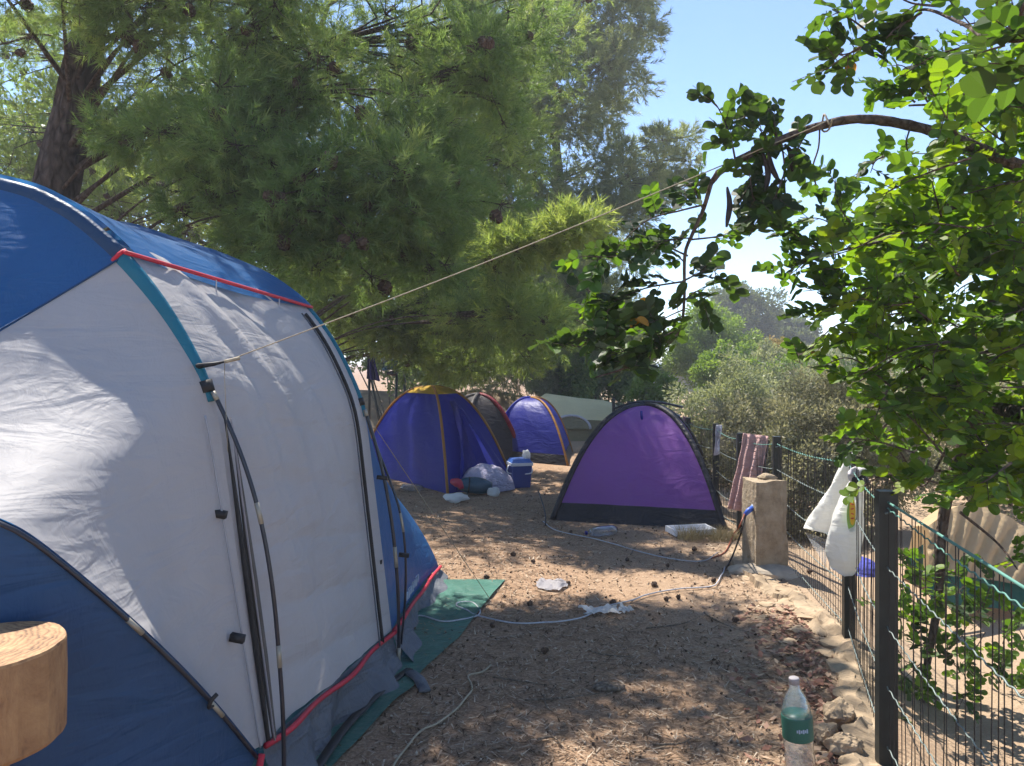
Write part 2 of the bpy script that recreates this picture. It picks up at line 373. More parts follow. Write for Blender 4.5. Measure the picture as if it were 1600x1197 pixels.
V, Fc = grid(np.stack([X, Y, Z], -1)); gobj = mesh('ground', V, Fc, M['ground']); tag(gobj, kind='structure')

# needle litter: too fine to count
n = 95000
u = rng.random(n); yy = 1.7+u**1.7*9; xx = rng.uniform(-1, 1, n)*(.68*yy+.3)+.1
keep = xx < np.interp(yy, [0, 2.8, 4, 6, 12], [1.1, 1.45, 1.8, 2.0, 1.9]); xx, yy = xx[keep], yy[keep]; n = len(xx)
dens = fbm(xx, yy, 2.6, 11)+rng.normal(0, .5, n) > -.25; xx, yy = xx[dens], yy[dens]; n = len(xx)
th = rng.random(n)*6.28; L = rng.uniform(.02, .075, n); wd = rng.uniform(.0014, .0040, n)*np.clip(yy/3.5, 1, 2.2)
dx = np.stack([np.cos(th), np.sin(th), rng.normal(0, .12, n)], -1); px_ = np.stack([-np.sin(th), np.cos(th), np.zeros(n)], -1)
P0 = np.stack([xx, yy, zg(xx, yy)+.004+rng.random(n)*.006], -1)
T = np.stack([P0-px_*wd[:, None], P0+px_*wd[:, None], P0+dx*L[:, None]], 1)
tag(soup('needle_litter', T, M['litter']), 'brown pine needle litter strewn over the path', 'litter', kind='stuff')
# bark chips and crumbs
n = 8000
yy = 1.8+rng.random(n)**1.5*8; xx = rng.uniform(-1, 1, n)*(.6*yy)+.3
keep = xx < np.interp(yy, [0, 2.8, 4, 6, 12], [1.05, 1.4, 1.75, 1.95, 1.85]); xx, yy = xx[keep], yy[keep]; n = len(xx)
sz = rng.uniform(.003, .014, n)
P0 = np.stack([xx, yy, zg(xx, yy)+sz*.4], -1); ax = norm(rng.normal(size=(n, 3))); bx = norm(np.cross(ax, rng.normal(size=(n, 3)))); cx = np.cross(ax, bx)*.5
a, b, c = ax*sz[:, None], bx*sz[:, None]*.7, cx*sz[:, None]
o6 = [P0+a, P0+b, P0-a, P0-b, P0+c, P0-c]
tris = [(0, 1, 4), (1, 2, 4), (2, 3, 4), (3, 0, 4), (1, 0, 5), (2, 1, 5), (3, 2, 5), (0, 3, 5)]
T = np.concatenate([np.stack([o6[i] for i in tr], 1) for tr in tris]); vv = np.tile(rng.random(n), 8)
tag(soup('bark_crumbs', T, M['litter'], val=vv), 'bark crumbs and grit scattered over the path', 'litter', kind='stuff')
# red-brown fallen carob leaves by the kerb
n = 950
uu = rng.random(n); yy = 2.3+uu*2.3
xx = np.interp(yy, [2.3, 2.8, 4.0, 4.6], [1.1, 1.3, 1.62, 1.7])-np.abs(rng.normal(0, .17, n))
th = rng.random(n)*6.28; L = rng.uniform(.012, .028, n)
c0 = np.stack([xx, yy, zg(xx, yy)+.008+rng.random(n)*.014], -1)
d1 = norm(np.stack([np.cos(th), np.sin(th), rng.normal(0, .3, n)], -1)); d2 = norm(np.cross(d1, norm(np.stack([rng.normal(0, .4, n), rng.normal(0, .4, n), np.ones(n)], -1))))
T = np.stack([c0-d1*L[:, None], c0+d2*L[:, None]*.5, c0+d1*L[:, None], c0-d2*L[:, None]*.5], 1)
tag(soup('fallen_leaves', T, M['dryleaf']), 'red-brown dry leaves drifted along the stone edging by the fence', 'dry leaves', kind='stuff')
# dry grass tuft by the purple tent
def grass(name, cx, cy, n, h, sp, label):
    a = rng.random(n)*6.28; r = rng.random(n)**.5*sp; b = np.stack([cx+r*np.cos(a), cy+r*np.sin(a)*.6, np.zeros(n)], -1); b[:, 2] = zg(b[:, 0], b[:, 1])
    tip = b+np.stack([rng.normal(0, .35, n)*h, rng.normal(0, .35, n)*h, rng.uniform(.5, 1, n)*h], -1); w = np.stack([np.cos(a), np.sin(a), a*0], -1)*.003
    tag(soup(name, np.stack([b-w, b+w, tip], 1), M['drygrass']), label, 'grass', kind='stuff')
g0 = gr(1115, 843); grass('dry_grass', g0[0]-.05, g0[1], 700, .13, .26, 'pale dry grass at the corner of the purple tent')

# ------------------------------------------------------------------ FAMILY TENT
AX = norm(np.array([.157, .988, 0])); U = np.array([-AX[1], AX[0], 0]); ZZ = np.array([0, 0, 1.0])
F1 = gr(447, 1273); F2 = gr(625, 1040)
tent = empty('family_tent', tuple((F1+F2)/2), 'large blue and grey tunnel tent with teal pole sleeves in the left foreground', 'tent')
def prof(F0, pix, tail, v=ZZ, nrm=AX):
    """pix: [(t,px,py)] on the arch plane, tail [(t,s,r)] -> function t-> point, mirrored about s=1.5, t in 0..2"""
    K = []
    for t, a, b in pix:
        p = onp(a, b, F0, nrm); q = p-F0; K.append((t, np.dot(q, U), np.dot(q, v)))
    K += tail; K += [(2-t, 3.0-s, r) for t, s, r in K[::-1] if t < 1]
    tk = np.array([k[0] for k in K]); sk = np.array([k[1] for k in K]); rk = np.array([k[2] for k in K])
    tt = np.linspace(0, 2, 400); ss = np.interp(tt, tk, sk); rr = np.interp(tt, tk, rk)
    ker = np.hanning(25); ker /= ker.sum()
    def sm(a):
        p = np.r_[2*a[0]-a[12:0:-1], a, 2*a[-1]-a[-2:-14:-1]]; return np.convolve(p, ker, 'valid')
    ss2, rr2 = sm(ss), sm(rr)
    f = lambda t: F0+U*np.interp(t, tt, ss2)[..., None]+v*np.interp(t, tt, rr2)[..., None]
    return (lambda t: f(np.asarray(t, float))), K
A1, K1 = prof(F1, [(0, 410, 1165), (.25, 336, 612), (.30, 312, 556), (.37, 262, 470), (.44, 200, 393), (.53, 130, 333), (.63, 62, 296), (.71, 0, 281)], [(1, 1.5, 2.24)])
A2, K2 = prof(F2, [(0, 612, 985), (.25, 571, 640), (.31, 552, 592), (.38, 520, 528), (.44, 478, 474), (.54, 420, 432), (.66, 345, 400)], [(1, 1.5, 2.22)])
TH = math.radians(35); V0 = -AX*math.sin(TH)+ZZ*math.cos(TH); N0 = AX*math.cos(TH)+ZZ*math.sin(TH)
F0p = F1+U*.02
A0, K0 = prof(F0p, [(0, 404, 1178), (.06, 330, 1085), (.13, 230, 985), (.20, 115, 885), (.27, 0, 795)], [(.44, 1.18, 1.45), (.7, 1.36, 1.58), (1, 1.5, 1.62)], V0, N0)
CR = gr(685, 885, .06)
def A3(t):
    t = np.asarray(t, float); a = np.minimum(t, 2-t)
    s = np.where(t <= 1, 1.5*np.clip(a, 0, 1)**1.15, 3-1.5*np.clip(a, 0, 1)**1.15); r = .95*np.clip(1-(1-a)**2.2, 0, 1)
    return CR+U*s[..., None]+ZZ*r[..., None]+AX*(.25*np.clip(a, 0, 1))[..., None]
def ruled(name, fa, fb, t0, t1, mat, nt_=40, nw=26, sag=.03, amp=.006, freq=9, off=0, seed=0, solid=True, diag=1.0, bands=0):
    t = np.linspace(t0, t1, nt_); w = np.linspace(0, 1, nw)
    a, b = fa(t), fb(t); P = a[:, None]*(1-w)[None, :, None]+b[:, None]*w[None, :, None]
    du = np.gradient(P, axis=0); dv = np.gradient(P, axis=1); N = norm(np.cross(du, dv))
    c = P.mean((0, 1)); inn = np.array([-2.2, 4.0, .9])-c
    if np.dot(N.mean((0, 1)), inn) > 0: N = -N          # outward
    ww = (w*(1-w)*4)[None, :]
    T_, W_ = np.meshgrid(t*4, w*2, indexing='ij')
    rip = fbm(T_*1.0+W_*diag, W_*.35, freq*.5, seed)*amp*np.clip(ww*1.5, 0, 1)
    if bands:
        ph = T_*16+W_*.9+1.3*fbm(T_*.5, W_*.6, 1.2, seed+40); md_ = np.clip(.5+.8*fbm(T_*.9+3, W_*.8, 1.5, seed+41), 0, 1.2)*np.clip(1.25-T_*.62, 0, 1)
        rip = rip+bands*(np.abs(np.sin(ph))**.6-.6)*md_*np.clip(ww*1.6, 0, 1)
    P = P+N*(-sag*ww+rip+off)[..., None]
    V, Fc = grid(P); return mesh(name, V, Fc, mat, tent)
ruled('door_panel', A1, A2, 0.0, .46, M['grey'], 170, 80, .02, .022, 9, 0, 1, diag=1.6, bands=.024)
ruled('roof', A1, A2, .43, 1.56, M['blue'], 60, 30, .035, .004, 5, .02, 2)
ruled('side_wall', A1, A2, 1.54, 2.0, M['grey'], 30, 30, .02, .008, 9, 0, 3)
SEAM = .44
ruled('end_panel', A1, A0, 0.0, SEAM, M['grey'], 80, 80, .045, .016, 7, 0, 4, diag=.6)
ruled('end_roof', A1, A0, SEAM, 2-SEAM, M['blue'], 60, 30, .05, .004, 5, .004, 5)
ruled('end_side', A1, A0, 2-SEAM, 2.0, M['grey'], 30, 30, .03, .006, 8, 0, 6)
def base0(t):
    p = A0(t).copy(); t = np.asarray(t, float); a = np.clip(np.minimum(t, 2-t)*2.2, 0, 1)
    p = p-AX*(.05+.30*a)[..., None]; p[..., 2] = .02; return p
ruled('end_wall', A0, base0, 0.0, 2.0, M['navyend'], 90, 30, .05, .006, 6, 0, 7)
ruled('rear_panel', A2, A3, 0.0, .5, M['blue'], 40, 30, .03, .006, 6, 0, 8)
ruled('rear_roof', A2, A3, .5, 2.0, M['blue'], 60, 20, .03, .005, 6, 0, 9)
def base3(t):
    p = A3(t).copy(); a = np.clip(np.minimum(np.asarray(t, float), 2-np.asarray(t, float)), 0, 1); p += AX*(.12*a)[..., None]; p[..., 2] = .01; return p
ruled('rear_wall', A3, base3, 0.0, 2.0, M['blue'], 40, 10, .0, .003, 6, 0, 10)
# mud flap between hem and ground on the door side, and around the corner
def flap(name, fa, fb, n=60, h0=-.0, seed=0):
    w = np.linspace(0, 1, n); a = fa(np.array([0.0]))[0]; b = fb(np.array([0.0]))[0]
    P = a+(b-a)*w[:, None]; rows = []
    out_ = -U
    for k, f in enumerate((0, .25, .5, .75, 1)):
        q = P.copy(); q[:, 2] = P[:, 2]*(1-f)+.012*f
        q += out_*((.015*f+.10*f*f)*(.6+.5*np.sin(w*9+1))+.022*np.sin(w*31+f*3)*f)[:, None]; rows.append(q)
    V, Fc = grid(np.array(rows)); return mesh(name, V, Fc, M['greydark'], tent)
flap('mud_flap', A1, A2); flap('mud_flap', A2, A3)
# hems: red piping
def edge(fa, fb, t, n=40, off=0.0, wob=0.0):
    w = np.linspace(0, 1, n); a = fa(np.array([t]))[0]; b = fb(np.array([t]))[0]; P = a+(b-a)*w[:, None]
    P = P-U*(off+wob*np.sin(w*14))[:, None]; return P
sagz = lambda P, s: P-ZZ*(s*4*np.linspace(0, 1, len(P))*(1-np.linspace(0, 1, len(P))))[:, None]
MB().tube(sagz(edge(A1, A2, 0, off=.012, wob=.012), .02), .011, 6).build('hem', M['red'], tent)
MB().tube(edge(A2, A3, 0, off=.012, wob=.004), .011, 6).build('hem', M['red'], tent)
eh = edge(A1, A2, .437, off=.022); MB().tube(np.vstack([eh[0]-(eh[3]-eh[0])*.55, eh]), .008, 6).build('awning_hem', M['red'], tent)
pz = base0(np.array([0.0]))[0]; pa = A0(np.array([0.0]))[0]
MB().tube([pa+(-U)*.01, (pa+pz)/2-AX*.02, pz], .011, 6).build('hem', M['red'], tent)
# sleeves
def sleeve(fa, t0, t1, mat, r=.037, ins=.03, n=60):
    P = fa(np.linspace(t0, t1, n)); Cc = np.array([*(F1+U*1.5)[:2], 1.1])
    inn = norm((P.mean(0)+U*.6-ZZ*.6)-P.mean(0))
    T_ = norm(np.gradient(P, axis=0)); nn = np.cross(AX, T_)
    nn *= np.sign((nn*(np.array([P[:, 0]*0-.5, P[:, 0]*0, P[:, 0]*0-1]).T)).sum(1))[:, None]
    P = P+norm(nn)*ins-AX*.012
    V, Fc = tube(P, r, 10, (AX, .42)); return mesh('pole_sleeve', V, Fc, mat, tent)
sleeve(A1, .247, .44, M['teal'], .043, .036); sleeve(A1, .443, 1.557, M['navy'], .047, .040); sleeve(A1, 1.56, 1.77, M['teal'])
sleeve(A2, .245, .435, M['teal'], .036, .022); sleeve(A2, 1.56, 1.77, M['teal'], .034)
pt = A1(np.array([.4405, .4445])); kk = norm(np.cross(AX, pt[1]-pt[0])); kk = kk*np.sign(kk[2])*-.036-AX*.014; MB().tube([pt[0]+kk, pt[1]+kk], .047, 12, (AX, .5)).build('red_tab', M['red'], tent)
for p_, t_ in ((A1, .26), (A2, .265)):
    q = p_(np.array([t_-.006, t_+.006])); dv = norm(q[1]-q[0]); q = q+np.cross(AX, dv)*0-AX*.014+U*.024
    MB().tube(q, .041, 10, (AX, .5)).build('sleeve_band', M['strap'], tent)
# poles
def pole(path, Fp, name='pole', r=.0075, fer=()):
    P = curve([onp(a, b, Fp, AX)-AX*.02 for a, b in path], 40); o = MB().tube(P, r, 8).build(name, M['pole'], tent)
    for f0, f1 in fer:
        i0, i1 = int(f0*39), max(int(f1*39), int(f0*39)+1); MB().tube(P[i0:i1+1], r*1.18, 8).build('ferrule', M['ferrule'], o)
    return P
PP1 = pole([(338, 612), (352, 640), (378, 700), (400, 765), (418, 840), (432, 930), (441, 1030), (447, 1130), (448, 1262)], F1, fer=((0, .04), (.30, .35), (.63, .68)))
PP2 = pole([(572, 640), (588, 690), (603, 750), (616, 830), (623, 910), (625, 980), (625, 1040)], F2, r=.0085, fer=((0, .03), (.55, .62), (.93, 1.0)))
PP3 = pole([(574, 645), (592, 700), (612, 752), (627, 800), (635, 860), (635, 930), (629, 1000), (626, 1036)], F2+AX*.06, r=.006, fer=((.42, .5),))
# brace pole along the leaning end arch
PB = A0(np.linspace(0, .72, 50))-N0*.012
pb = MB().tube(PB, .0062, 8).build('brace_pole', M['pole'], tent)
for i in (3, 9): MB().tube(PB[i:i+2], .0070, 8).build('ferrule', M['ferrule'], pb)
# zips and flaps
def strip(pts, mat, r=.008, name='zip', fl=.5, n=40): return MB().tube(curve(pts, n), r, 6, (AX, fl)).build(name, mat, tent)
zt = A1(np.linspace(.232, .0, 30)); strip(zt-U*.012+AX*.02, M['strap'], [.003, .008, .011, .011, .008], 'door_edge', .6); strip(zt-U*.018+AX*.05, M['rainflap'], [.002, .010, .016, .016, .008], 'rain_flap', .6)
strip(zt-U*.026+AX*.035, M['palegrey'], .004, 'zip_line')
z2 = A2(np.linspace(.42, 0, 30))-AX*np.linspace(.13, .16, 30)[:, None]-U*.008
strip(z2, M['strap'], .009, 'door_edge', .6); strip(z2-AX*.05-U*.004, M['greydark'], .004, 'zip_line', .6)
sm_ = lambda fa, fb, t, o_: sagz(edge(fa, fb, t, 40), 0)-norm(np.array([-.35, .75, -.55]))*o_
w40 = np.linspace(0, 1, 40); sq = edge(A1, A0, SEAM, 40); nr_ = norm(np.cross(A1(np.array([.42]))[0]-A1(np.array([.46]))[0], sq[-1]-sq[0])); nr_ = nr_*np.sign(-nr_[1]); sq = sq-nr_*(.045*4*w40*(1-w40))[:, None]+nr_*.006
MB().tube(sq, .0035, 5).build('seam', M['navyend'], tent)
tz = np.linspace(.24, .0, 30); lz = A1(tz)*.93+A0(tz)*.07; strip(lz-AX*.012, M['seamgrey'], .0035, 'seam', .8)
# toggles
for q in (at(343, 803, onp(342, 803, F1, AX)[1]-.06), at(371, 997, onp(371, 997, F1, AX)[1]-.10)):
    MB().box(q, (.045, .022, .024), Matrix.Rotation(.2, 3, 'Y')).build('toggle', M['strap'], tent)
q = A0(np.array([.055]))[0]-N0*.01; MB().tube(curve([q, q-N0*.03+ZZ*.02, q-N0*.035+ZZ*.045-U*.01, q-N0*.02+ZZ*.05-U*.02], 10), .006, 6).build('toggle', M['strap'], tent)
for a, b, s_ in ((600, 745, .02), (634, 865, .018), (592, 875, .018)):
    MB().box(onp(a, b, F2, AX)-AX*.03, (.05, .02, .018), Matrix.Rotation(.1, 3, 'Y')).build('toggle', M['strap'], tent)
for a, b in ((306, 441), (414, 473)):
    f = (a-200)/(480-200); q = edge(A1, A2, .437, off=.026)[int(f*39)]
    MB().tube(curve([q, q-ZZ*.05, q-ZZ*.075+AX*.01], 8), .003, 5).build('roll_up_tie', M['cord'], tent)
    MB().tube([q-ZZ*.075+AX*.01, q-ZZ*.095+AX*.045], .005, 5).build('roll_up_toggle', M['strap'], tent)
# guy tab on the sleeve
gq = onp(326, 572, F1, AX)-AX*.03; gq2 = gq+norm(np.array([.9, -.1, .18]))*.075
MB().tube([gq+U*.02, (gq+gq2)/2, gq2], [.018, .014, .006], 6, (ZZ, .5)).build('guy_tab', M['strap'], tent)
# pale print by the rear hem (strokes only, it cannot be read)
e1 = A2(np.array([0.0]))[0]; e2 = A3(np.array([0.0]))[0]; ed = norm(e2-e1)
pm = MB()
for i in range(7):
    c = e1+(e2-e1)*(.16+.035*i)+ZZ*(.11+.004*i)-U*.03
    pm.box(c, (.006, .035, .05 if i % 2 else .038), Matrix.Rotation(.0, 3, 'X'))
    if i % 2: pm.box(c+ZZ*.02, (.006, .05, .008))
pm.build('print', M['paleprint'], tent, False)

# green ground tarp
ta = [gr(785, 907), gr(700, 892), gr(640, 905), gr(560, 1000), gr(380, 1197), gr(250, 1300), gr(500, 1235), gr(520, 1197), gr(560, 1150), gr(648, 1075), gr(640, 1062), gr(700, 1010), gr(745, 960)]
def tarp():
    n, m = 60, 24
    right = curve([gr(790, 906), gr(757, 950), gr(715, 1003), gr(662, 1052), gr(648, 1076), gr(610, 1110), gr(560, 1160), gr(518, 1200), gr(455, 1275)], n)
    left = right+U*np.linspace(.55, .95, n)[:, None]+AX*np.linspace(-.15, .1, n)[:, None]
    w = np.linspace(0, 1, m); P = right[:, None]*(1-w)[None, :, None]+left[:, None]*w[None, :, None]
    edgelift = np.exp(-w*18)[None, :]*np.abs(fbm(np.linspace(0, 9, n), np.zeros(n), 1.5, 4))[:, None]*.02
    P[..., 2] = zg(P[..., 0], P[..., 1])+.012+edgelift+.008*fbm(P[..., 0], P[..., 1], 7, 8)
    V, Fc = grid(P); return mesh('ground_tarp', V, Fc, M['tarp'])
tag(tarp(), 'green plastic ground tarp sticking out from under the large tent', 'tarp')
b = [gr(640, 1045, .02), gr(600, 1075, .03), gr(545, 1130, .03), gr(505, 1185, .03), gr(470, 1240, .03)]
tag(MB().tube(curve(b, 24), .022, 6, (ZZ, .2)).build('tent_strap', M['strap']), 'flat black strap lying across the green tarp', 'strap')
b = [gr(640, 1050, .03), gr(655, 1062, .03), gr(664, 1080, .025)]
tag(MB().tube(curve(b, 10), .03, 6, (ZZ, .3)).build('tarp_scrap', M['greydark']), 'crumpled dark grey fabric scrap at the edge of the green tarp', 'fabric scrap')

# ------------------------------------------------------------------ DOME TENTS
def dome(name, label, corners, H, cols, sleeve_mats, band=.0, bandmat=None, p=2.1, door=None, sag=.10, sl_r=.03, apex=None, rip=.012, roofcap=None):
    """corners: 4 ground points (x,y) in order; cols: panel material for edge i (corner i -> i+1); sleeve_mats per corner"""
    cs = np.array([[*c, zg(np.array(c[0]), np.array(c[1]))] for c in corners], float); ctr = cs.mean(0)
    if apex is not None: ctr[:2] = apex
    root = empty(name, tuple(ctr*np.array([1, 1, 0])), label, 'tent', None)
    R = np.r_[1.0, 1-np.linspace(0, 1, 28)[1:]**1.25]; zz = H*(1-np.clip(R, 0, 1)**p)
    pole_ = lambda i: ctr+(cs[i % 4]-ctr)*R[:, None]+ZZ*zz[:, None]
    for i in range(4):
        a, b = pole_(i), pole_(i+1); m = 28; w = np.linspace(0, 1, m)
        P = a[:, None]*(1-w)[None, :, None]+b[:, None]*w[None, :, None]
        mid = (cs[i]+cs[(i+1) % 4])/2-ctr; od = norm(mid*np.array([1, 1, 0]))
        hgt = (zz/H)[:, None]; ww = (4*w*(1-w))[None, :]
        dsp = -sag*ww*(hgt*(1-hgt)*4)*.55 + fbm(w[None, :]*6+hgt*5, hgt*2+w[None, :]*0, 2.0, i+len(label))*rip*np.clip(ww*2, 0, 1)*np.clip(hgt*5, 0, 1)
        P = P+od*dsp[..., None]
        if band > 0:
            k = int(np.searchsorted(zz, band)); k = max(k, 1)
            hb = P[:k+1].copy(); hm = P[k:].copy()
            V, Fc = grid(hb); mesh('base_band', V+od*.004, Fc, bandmat, root)
        else: hm = P
        if door is not None and i == door[0]:
            # door opening: leave out a triangle of columns, hang flaps
            j0, j1, kt = door[1], door[2], door[3]
            V, Fc0 = grid(hm); mm = hm.shape[1]; Fc = []
            for (q0, q1, q2, q3) in Fc0:
                r_, c_ = divmod(q0, mm); f = r_/kt
                lo = j0+(door[4]-j0)*f; hi = j1+(door[4]-j1)*f
                if r_ < kt and lo <= c_ < hi: continue
                Fc.append((q0, q1, q2, q3))
            mesh('door_panel', V, Fc, cols[i], root)
        else:
            V, Fc = grid(hm); mesh('panel', V, Fc, cols[i], root)
    for i in range(4):
        a = pole_(i); od = norm((cs[i]-ctr)*np.array([1, 1, 0]))
        V, Fc = tube(a+od*.006+ZZ*.004, sl_r, 8); mesh('pole_sleeve', V, Fc, sleeve_mats[i], root)
    return root, ctr, pole_
# purple
pc = [gr(864, 812)[:2], gr(1131, 829)[:2]]
e = pc[1]-pc[0]; pp = np.array([-e[1], e[0]])/np.linalg.norm(e)*1.85; back = pc+pp
pur, pctr, ppole = dome('dome_tent', 'purple dome tent with black pole sleeves beside the fence', [pc[0], pc[1], pc[1]+pp*.92-e*.06, pc[0]+pp+e*.02], 1.07,
    [M['purple'], M['purple'], M['purple'], M['black']], [M['black']]*4, .15, M['black'], 2.45, None, .05, .028, rip=.034)
tp = pctr+ZZ*1.075
MB().tube(curve([tp+np.array([-.32, .05, -.04]), tp+np.array([-.1, 0, .03]), tp+np.array([.15, .05, .025]), tp+np.array([.4, .1, -.03])], 20), .012, 6).build('ridge_pole', M['pole'], pur)
MB().tube([tp+np.array([-.1, -.3, -.045]), tp+np.array([-.1, -.34, -.13])], .012, 6).build('apex_tie', M['tblue'], pur)
MB().tube(curve([gr(862, 812, .02)+np.array([-.12, .1, .25]), gr(855, 818, .01)+np.array([-.02, 0, .1]), gr(852, 822, .0)], 10), .006, 5).build('pole_end', M['pole'], pur)
# blue tent with open door
c0, c1, c3 = np.array([-.73, 8.55]), np.array([.0, 9.45]), np.array([-2.1, 10.3])
bt, bctr, bpole = dome('dome_tent', 'bright blue dome tent with orange trim, yellow roof and open door heaped with bedding', [c0, c1, c1+c3-c0, c3], 1.17,
    [M['tblue'], M['tblue'], M['tblue'], M['tblue']], [M['orange']]*4, 0, None, 2.4, (0, 6, 26, 17, 12), .05, .017, rip=.02)
V, Fc = grid(np.array([[bpole(i)[k]+ZZ*.018 for i in (0, 1, 2, 3, 0)] for k in (19, 22, 25, 27)])); mesh('roof_cap', V, Fc, M['yellow'], bt)
def lerp(a, b, f): return a+(b-a)*f
def doorpt(w, k): return lerp(bpole(0)[k], bpole(1)[k], w)
# inner mesh wall and two tied-back flaps
inw = np.array([[doorpt(w, k)+norm(np.array([-1.0, .8, 0]))*.28 for w in np.linspace(.16, .97, 10)] for k in (0, 4, 8, 12, 16)]); V, Fc = grid(inw); mesh('inner_wall', V, Fc, M['innerblue'], bt)
outd = norm(np.array([.78, -.63, 0]))
fl = np.array([[doorpt(.42-.30*f*(1-k/17)-.02*math.sin(f*9), k)+outd*(.05+.05*math.sin(f*12+k*.4)) for f in np.linspace(0, 1, 12)] for k in range(0, 18)]); V, Fc = grid(fl); mesh('door_flap', V, Fc, M['tblue'], bt)
fl = np.array([[doorpt(.46+.54*f*(1-k/17)**.8, k)+outd*(.04+.09*math.sin(f*3.1)*(1-k/20)+.02*math.sin(f*15+k*.3)) for f in np.linspace(.55, 1, 12)] for k in range(0, 18)]); V, Fc = grid(fl); mesh('door_flap', V, Fc, M['tblue'], bt)
# charcoal tent
mt, mctr, mpole = dome('dome_tent', 'charcoal dome tent with dark red trim wedged between the two blue tents', [np.array([-.75, 10.9]), np.array([.17, 11.45]), np.array([-.1, 13.0]), np.array([-1.4, 12.5])], .98,
    [M['maroon'], M['palegrey'], M['maroon'], M['maroon']], [M['maroon'], M['darkred'], M['darkred'], M['maroon']], 0, None, 2.1, None, .04, .035)
# second blue tent
b2, b2c, b2p = dome('dome_tent', 'plain blue dome tent with orange edge behind the cooler', [np.array([-.35, 11.6]), np.array([.80, 10.85]), np.array([1.0, 12.6]), np.array([-.25, 13.2])], .93,
    [M['tblue2'], M['tblue2'], M['tblue2'], M['tblue2']], [M['tblue2'], M['orange'], M['orange'], M['tblue2']], .14, M['black'], 2.6, None, .04, .018, rip=.015)
# cream and olive tent
def cream():
    L0, R0 = at(846, 690, 14.2), at(985, 690, 14.2); L0[2] = R0[2] = 0
    root = empty('ridge_tent', tuple((L0+R0)/2), 'low cream and olive tent with an arched mesh window behind the blue tents', 'tent')
    n = 40; w = np.linspace(0, 1, n); base = L0+(R0-L0)*w[:, None]
    top = np.interp(w, [0, .06, .45, .72, .85, 1], [.80, .87, .78, .74, .68, .5]); prof_ = [(0, 0, 0), (.02, .18, .2), (.1, .5, .48), (.28, .85, .8), (.55, 1.0, 1), (1.2, .8, .8), (1.7, 0, 0)]
    rows = np.array([[base[i]+np.array([0, y*.9, top[i]*z]) for i in range(n)] for y, z, _ in prof_])
    V, Fc = grid(rows[:4]); mesh('side_panel', V, Fc, M['olive'], root)
    V, Fc = grid(rows[2:]+np.array([0, -.012, .012])); mesh('fly', V, Fc, M['cream'], root)
    c = at(893, 668, 14.1); a = np.linspace(0, math.pi, 18)
    arc = np.array([c+np.array([math.cos(t)*.36, .06+.10*math.sin(t), math.sin(t)*.24-.03]) for t in a]); MB().tube(arc, .025, 6).build('window_trim', M['cloth'], root)
    V = [tuple(p+np.array([0, -.005, 0])) for p in arc]; mesh('window', V, [tuple(range(len(V)))], M['olive'], root)
    for f in (.05, .72): MB().tube([L0+(R0-L0)*f+np.array([0, .5, .72]), L0+(R0-L0)*f+np.array([0, .5, .80])], .012, 5).build('pole_tip', M['cream'], root)
cream()

# ------------------------------------------------------------------ things at the blue tents
# lilac sheet heap
def heap(name, c, rx, ry, h, mat, label, cat, seed, n=36):
    a = np.linspace(-1, 1, n); X_, Y_ = np.meshgrid(a, a, indexing='ij'); r = np.sqrt(X_**2+Y_**2)
    z = h*np.clip(1-r**2.2, 0, 1)**.6*(.75+.3*fbm(X_*2, Y_*2, 1.6, seed)+.12*np.abs(fbm(X_*3, Y_*3, 2, seed+1)))
    P = np.stack([c[0]+X_*rx, c[1]+Y_*ry, c[2]+z], -1); V, Fc = grid(P)
    k = r.reshape(-1) <= 1.08; Fc = [f for f in Fc if all(k[i] for i in f)]
    return tag(mesh(name, V, Fc, mat), label, cat)
heap('bed_sheet', at(760, 768, 8.75)*np.array([1, 1, 0])+np.array([0, .12, .02]), .33, .30, .32, M['sheet'], 'crumpled white patterned bed sheet spilling from the blue tent door', 'bed sheet', 3)
sb = empty('sleeping_bag', tuple(gr(742, 776)), 'rolled dark teal sleeping bag in the doorway of the blue tent', 'sleeping bag')
pa, pb2 = at(715, 757, 8.45), at(768, 762, 8.5)
MB().tube(curve([pa, (pa+pb2)/2+ZZ*.01, pb2], 14), [.05, .085, .095, .09, .06], 14).build('roll', M['sleep'], sb)
MB().tube([lerp(pa, pb2, .3), lerp(pa, pb2, .34)], .098, 14).build('strap', M['strap'], sb)
tag(MB().tube(curve([at(706, 752, 8.5), at(718, 756, 8.42), at(722, 764, 8.4)], 8), [.03, .055, .03], 10).build('stuff_sack', M['wine']), 'small red sack beside the sleeping bag', 'sack')
# cooler
co = empty('cooler_box', tuple(gr(812, 764)), 'dark blue cooler box with white rim beside the open blue tent', 'cooler')
cc = gr(812, 764); rot = Matrix.Rotation(.25, 3, 'Z'); px = cc[1]/F
def taper(name, c, w0, w1, d0, d1, h, mat, par, R=rot):
    V = []
    for z, w_, d_ in ((0, w0, d0), (h, w1, d1)):
        for a, b in ((-1, -1), (1, -1), (1, 1), (-1, 1)): V.append(Vector(c)+R @ Vector((a*w_/2, b*d_/2, z)))
    return mesh(name, V, [(0, 1, 5, 4), (1, 2, 6, 5), (2, 3, 7, 6), (3, 0, 4, 7), (3, 2, 1, 0), (4, 5, 6, 7)], mat, par, False)
taper('body', cc+np.array([0, .12, .01]), .21, .24, .20, .23, .26, M['cooler'], co)
taper('rim', cc+np.array([0, .12, .268]), .262, .268, .25, .256, .035, M['white'], co)
lid = taper('lid', cc+np.array([0, .12, .302]), .25, .20, .24, .19, .045, M['coolerlid'], co)
MB().tube(curve([cc+np.array([-.13, .09, .27]), cc+np.array([-.135, .05, .18]), cc+np.array([.13, .03, .18]), cc+np.array([.135, .09, .27])], 16), .008, 6).build('handle', M['white'], co)
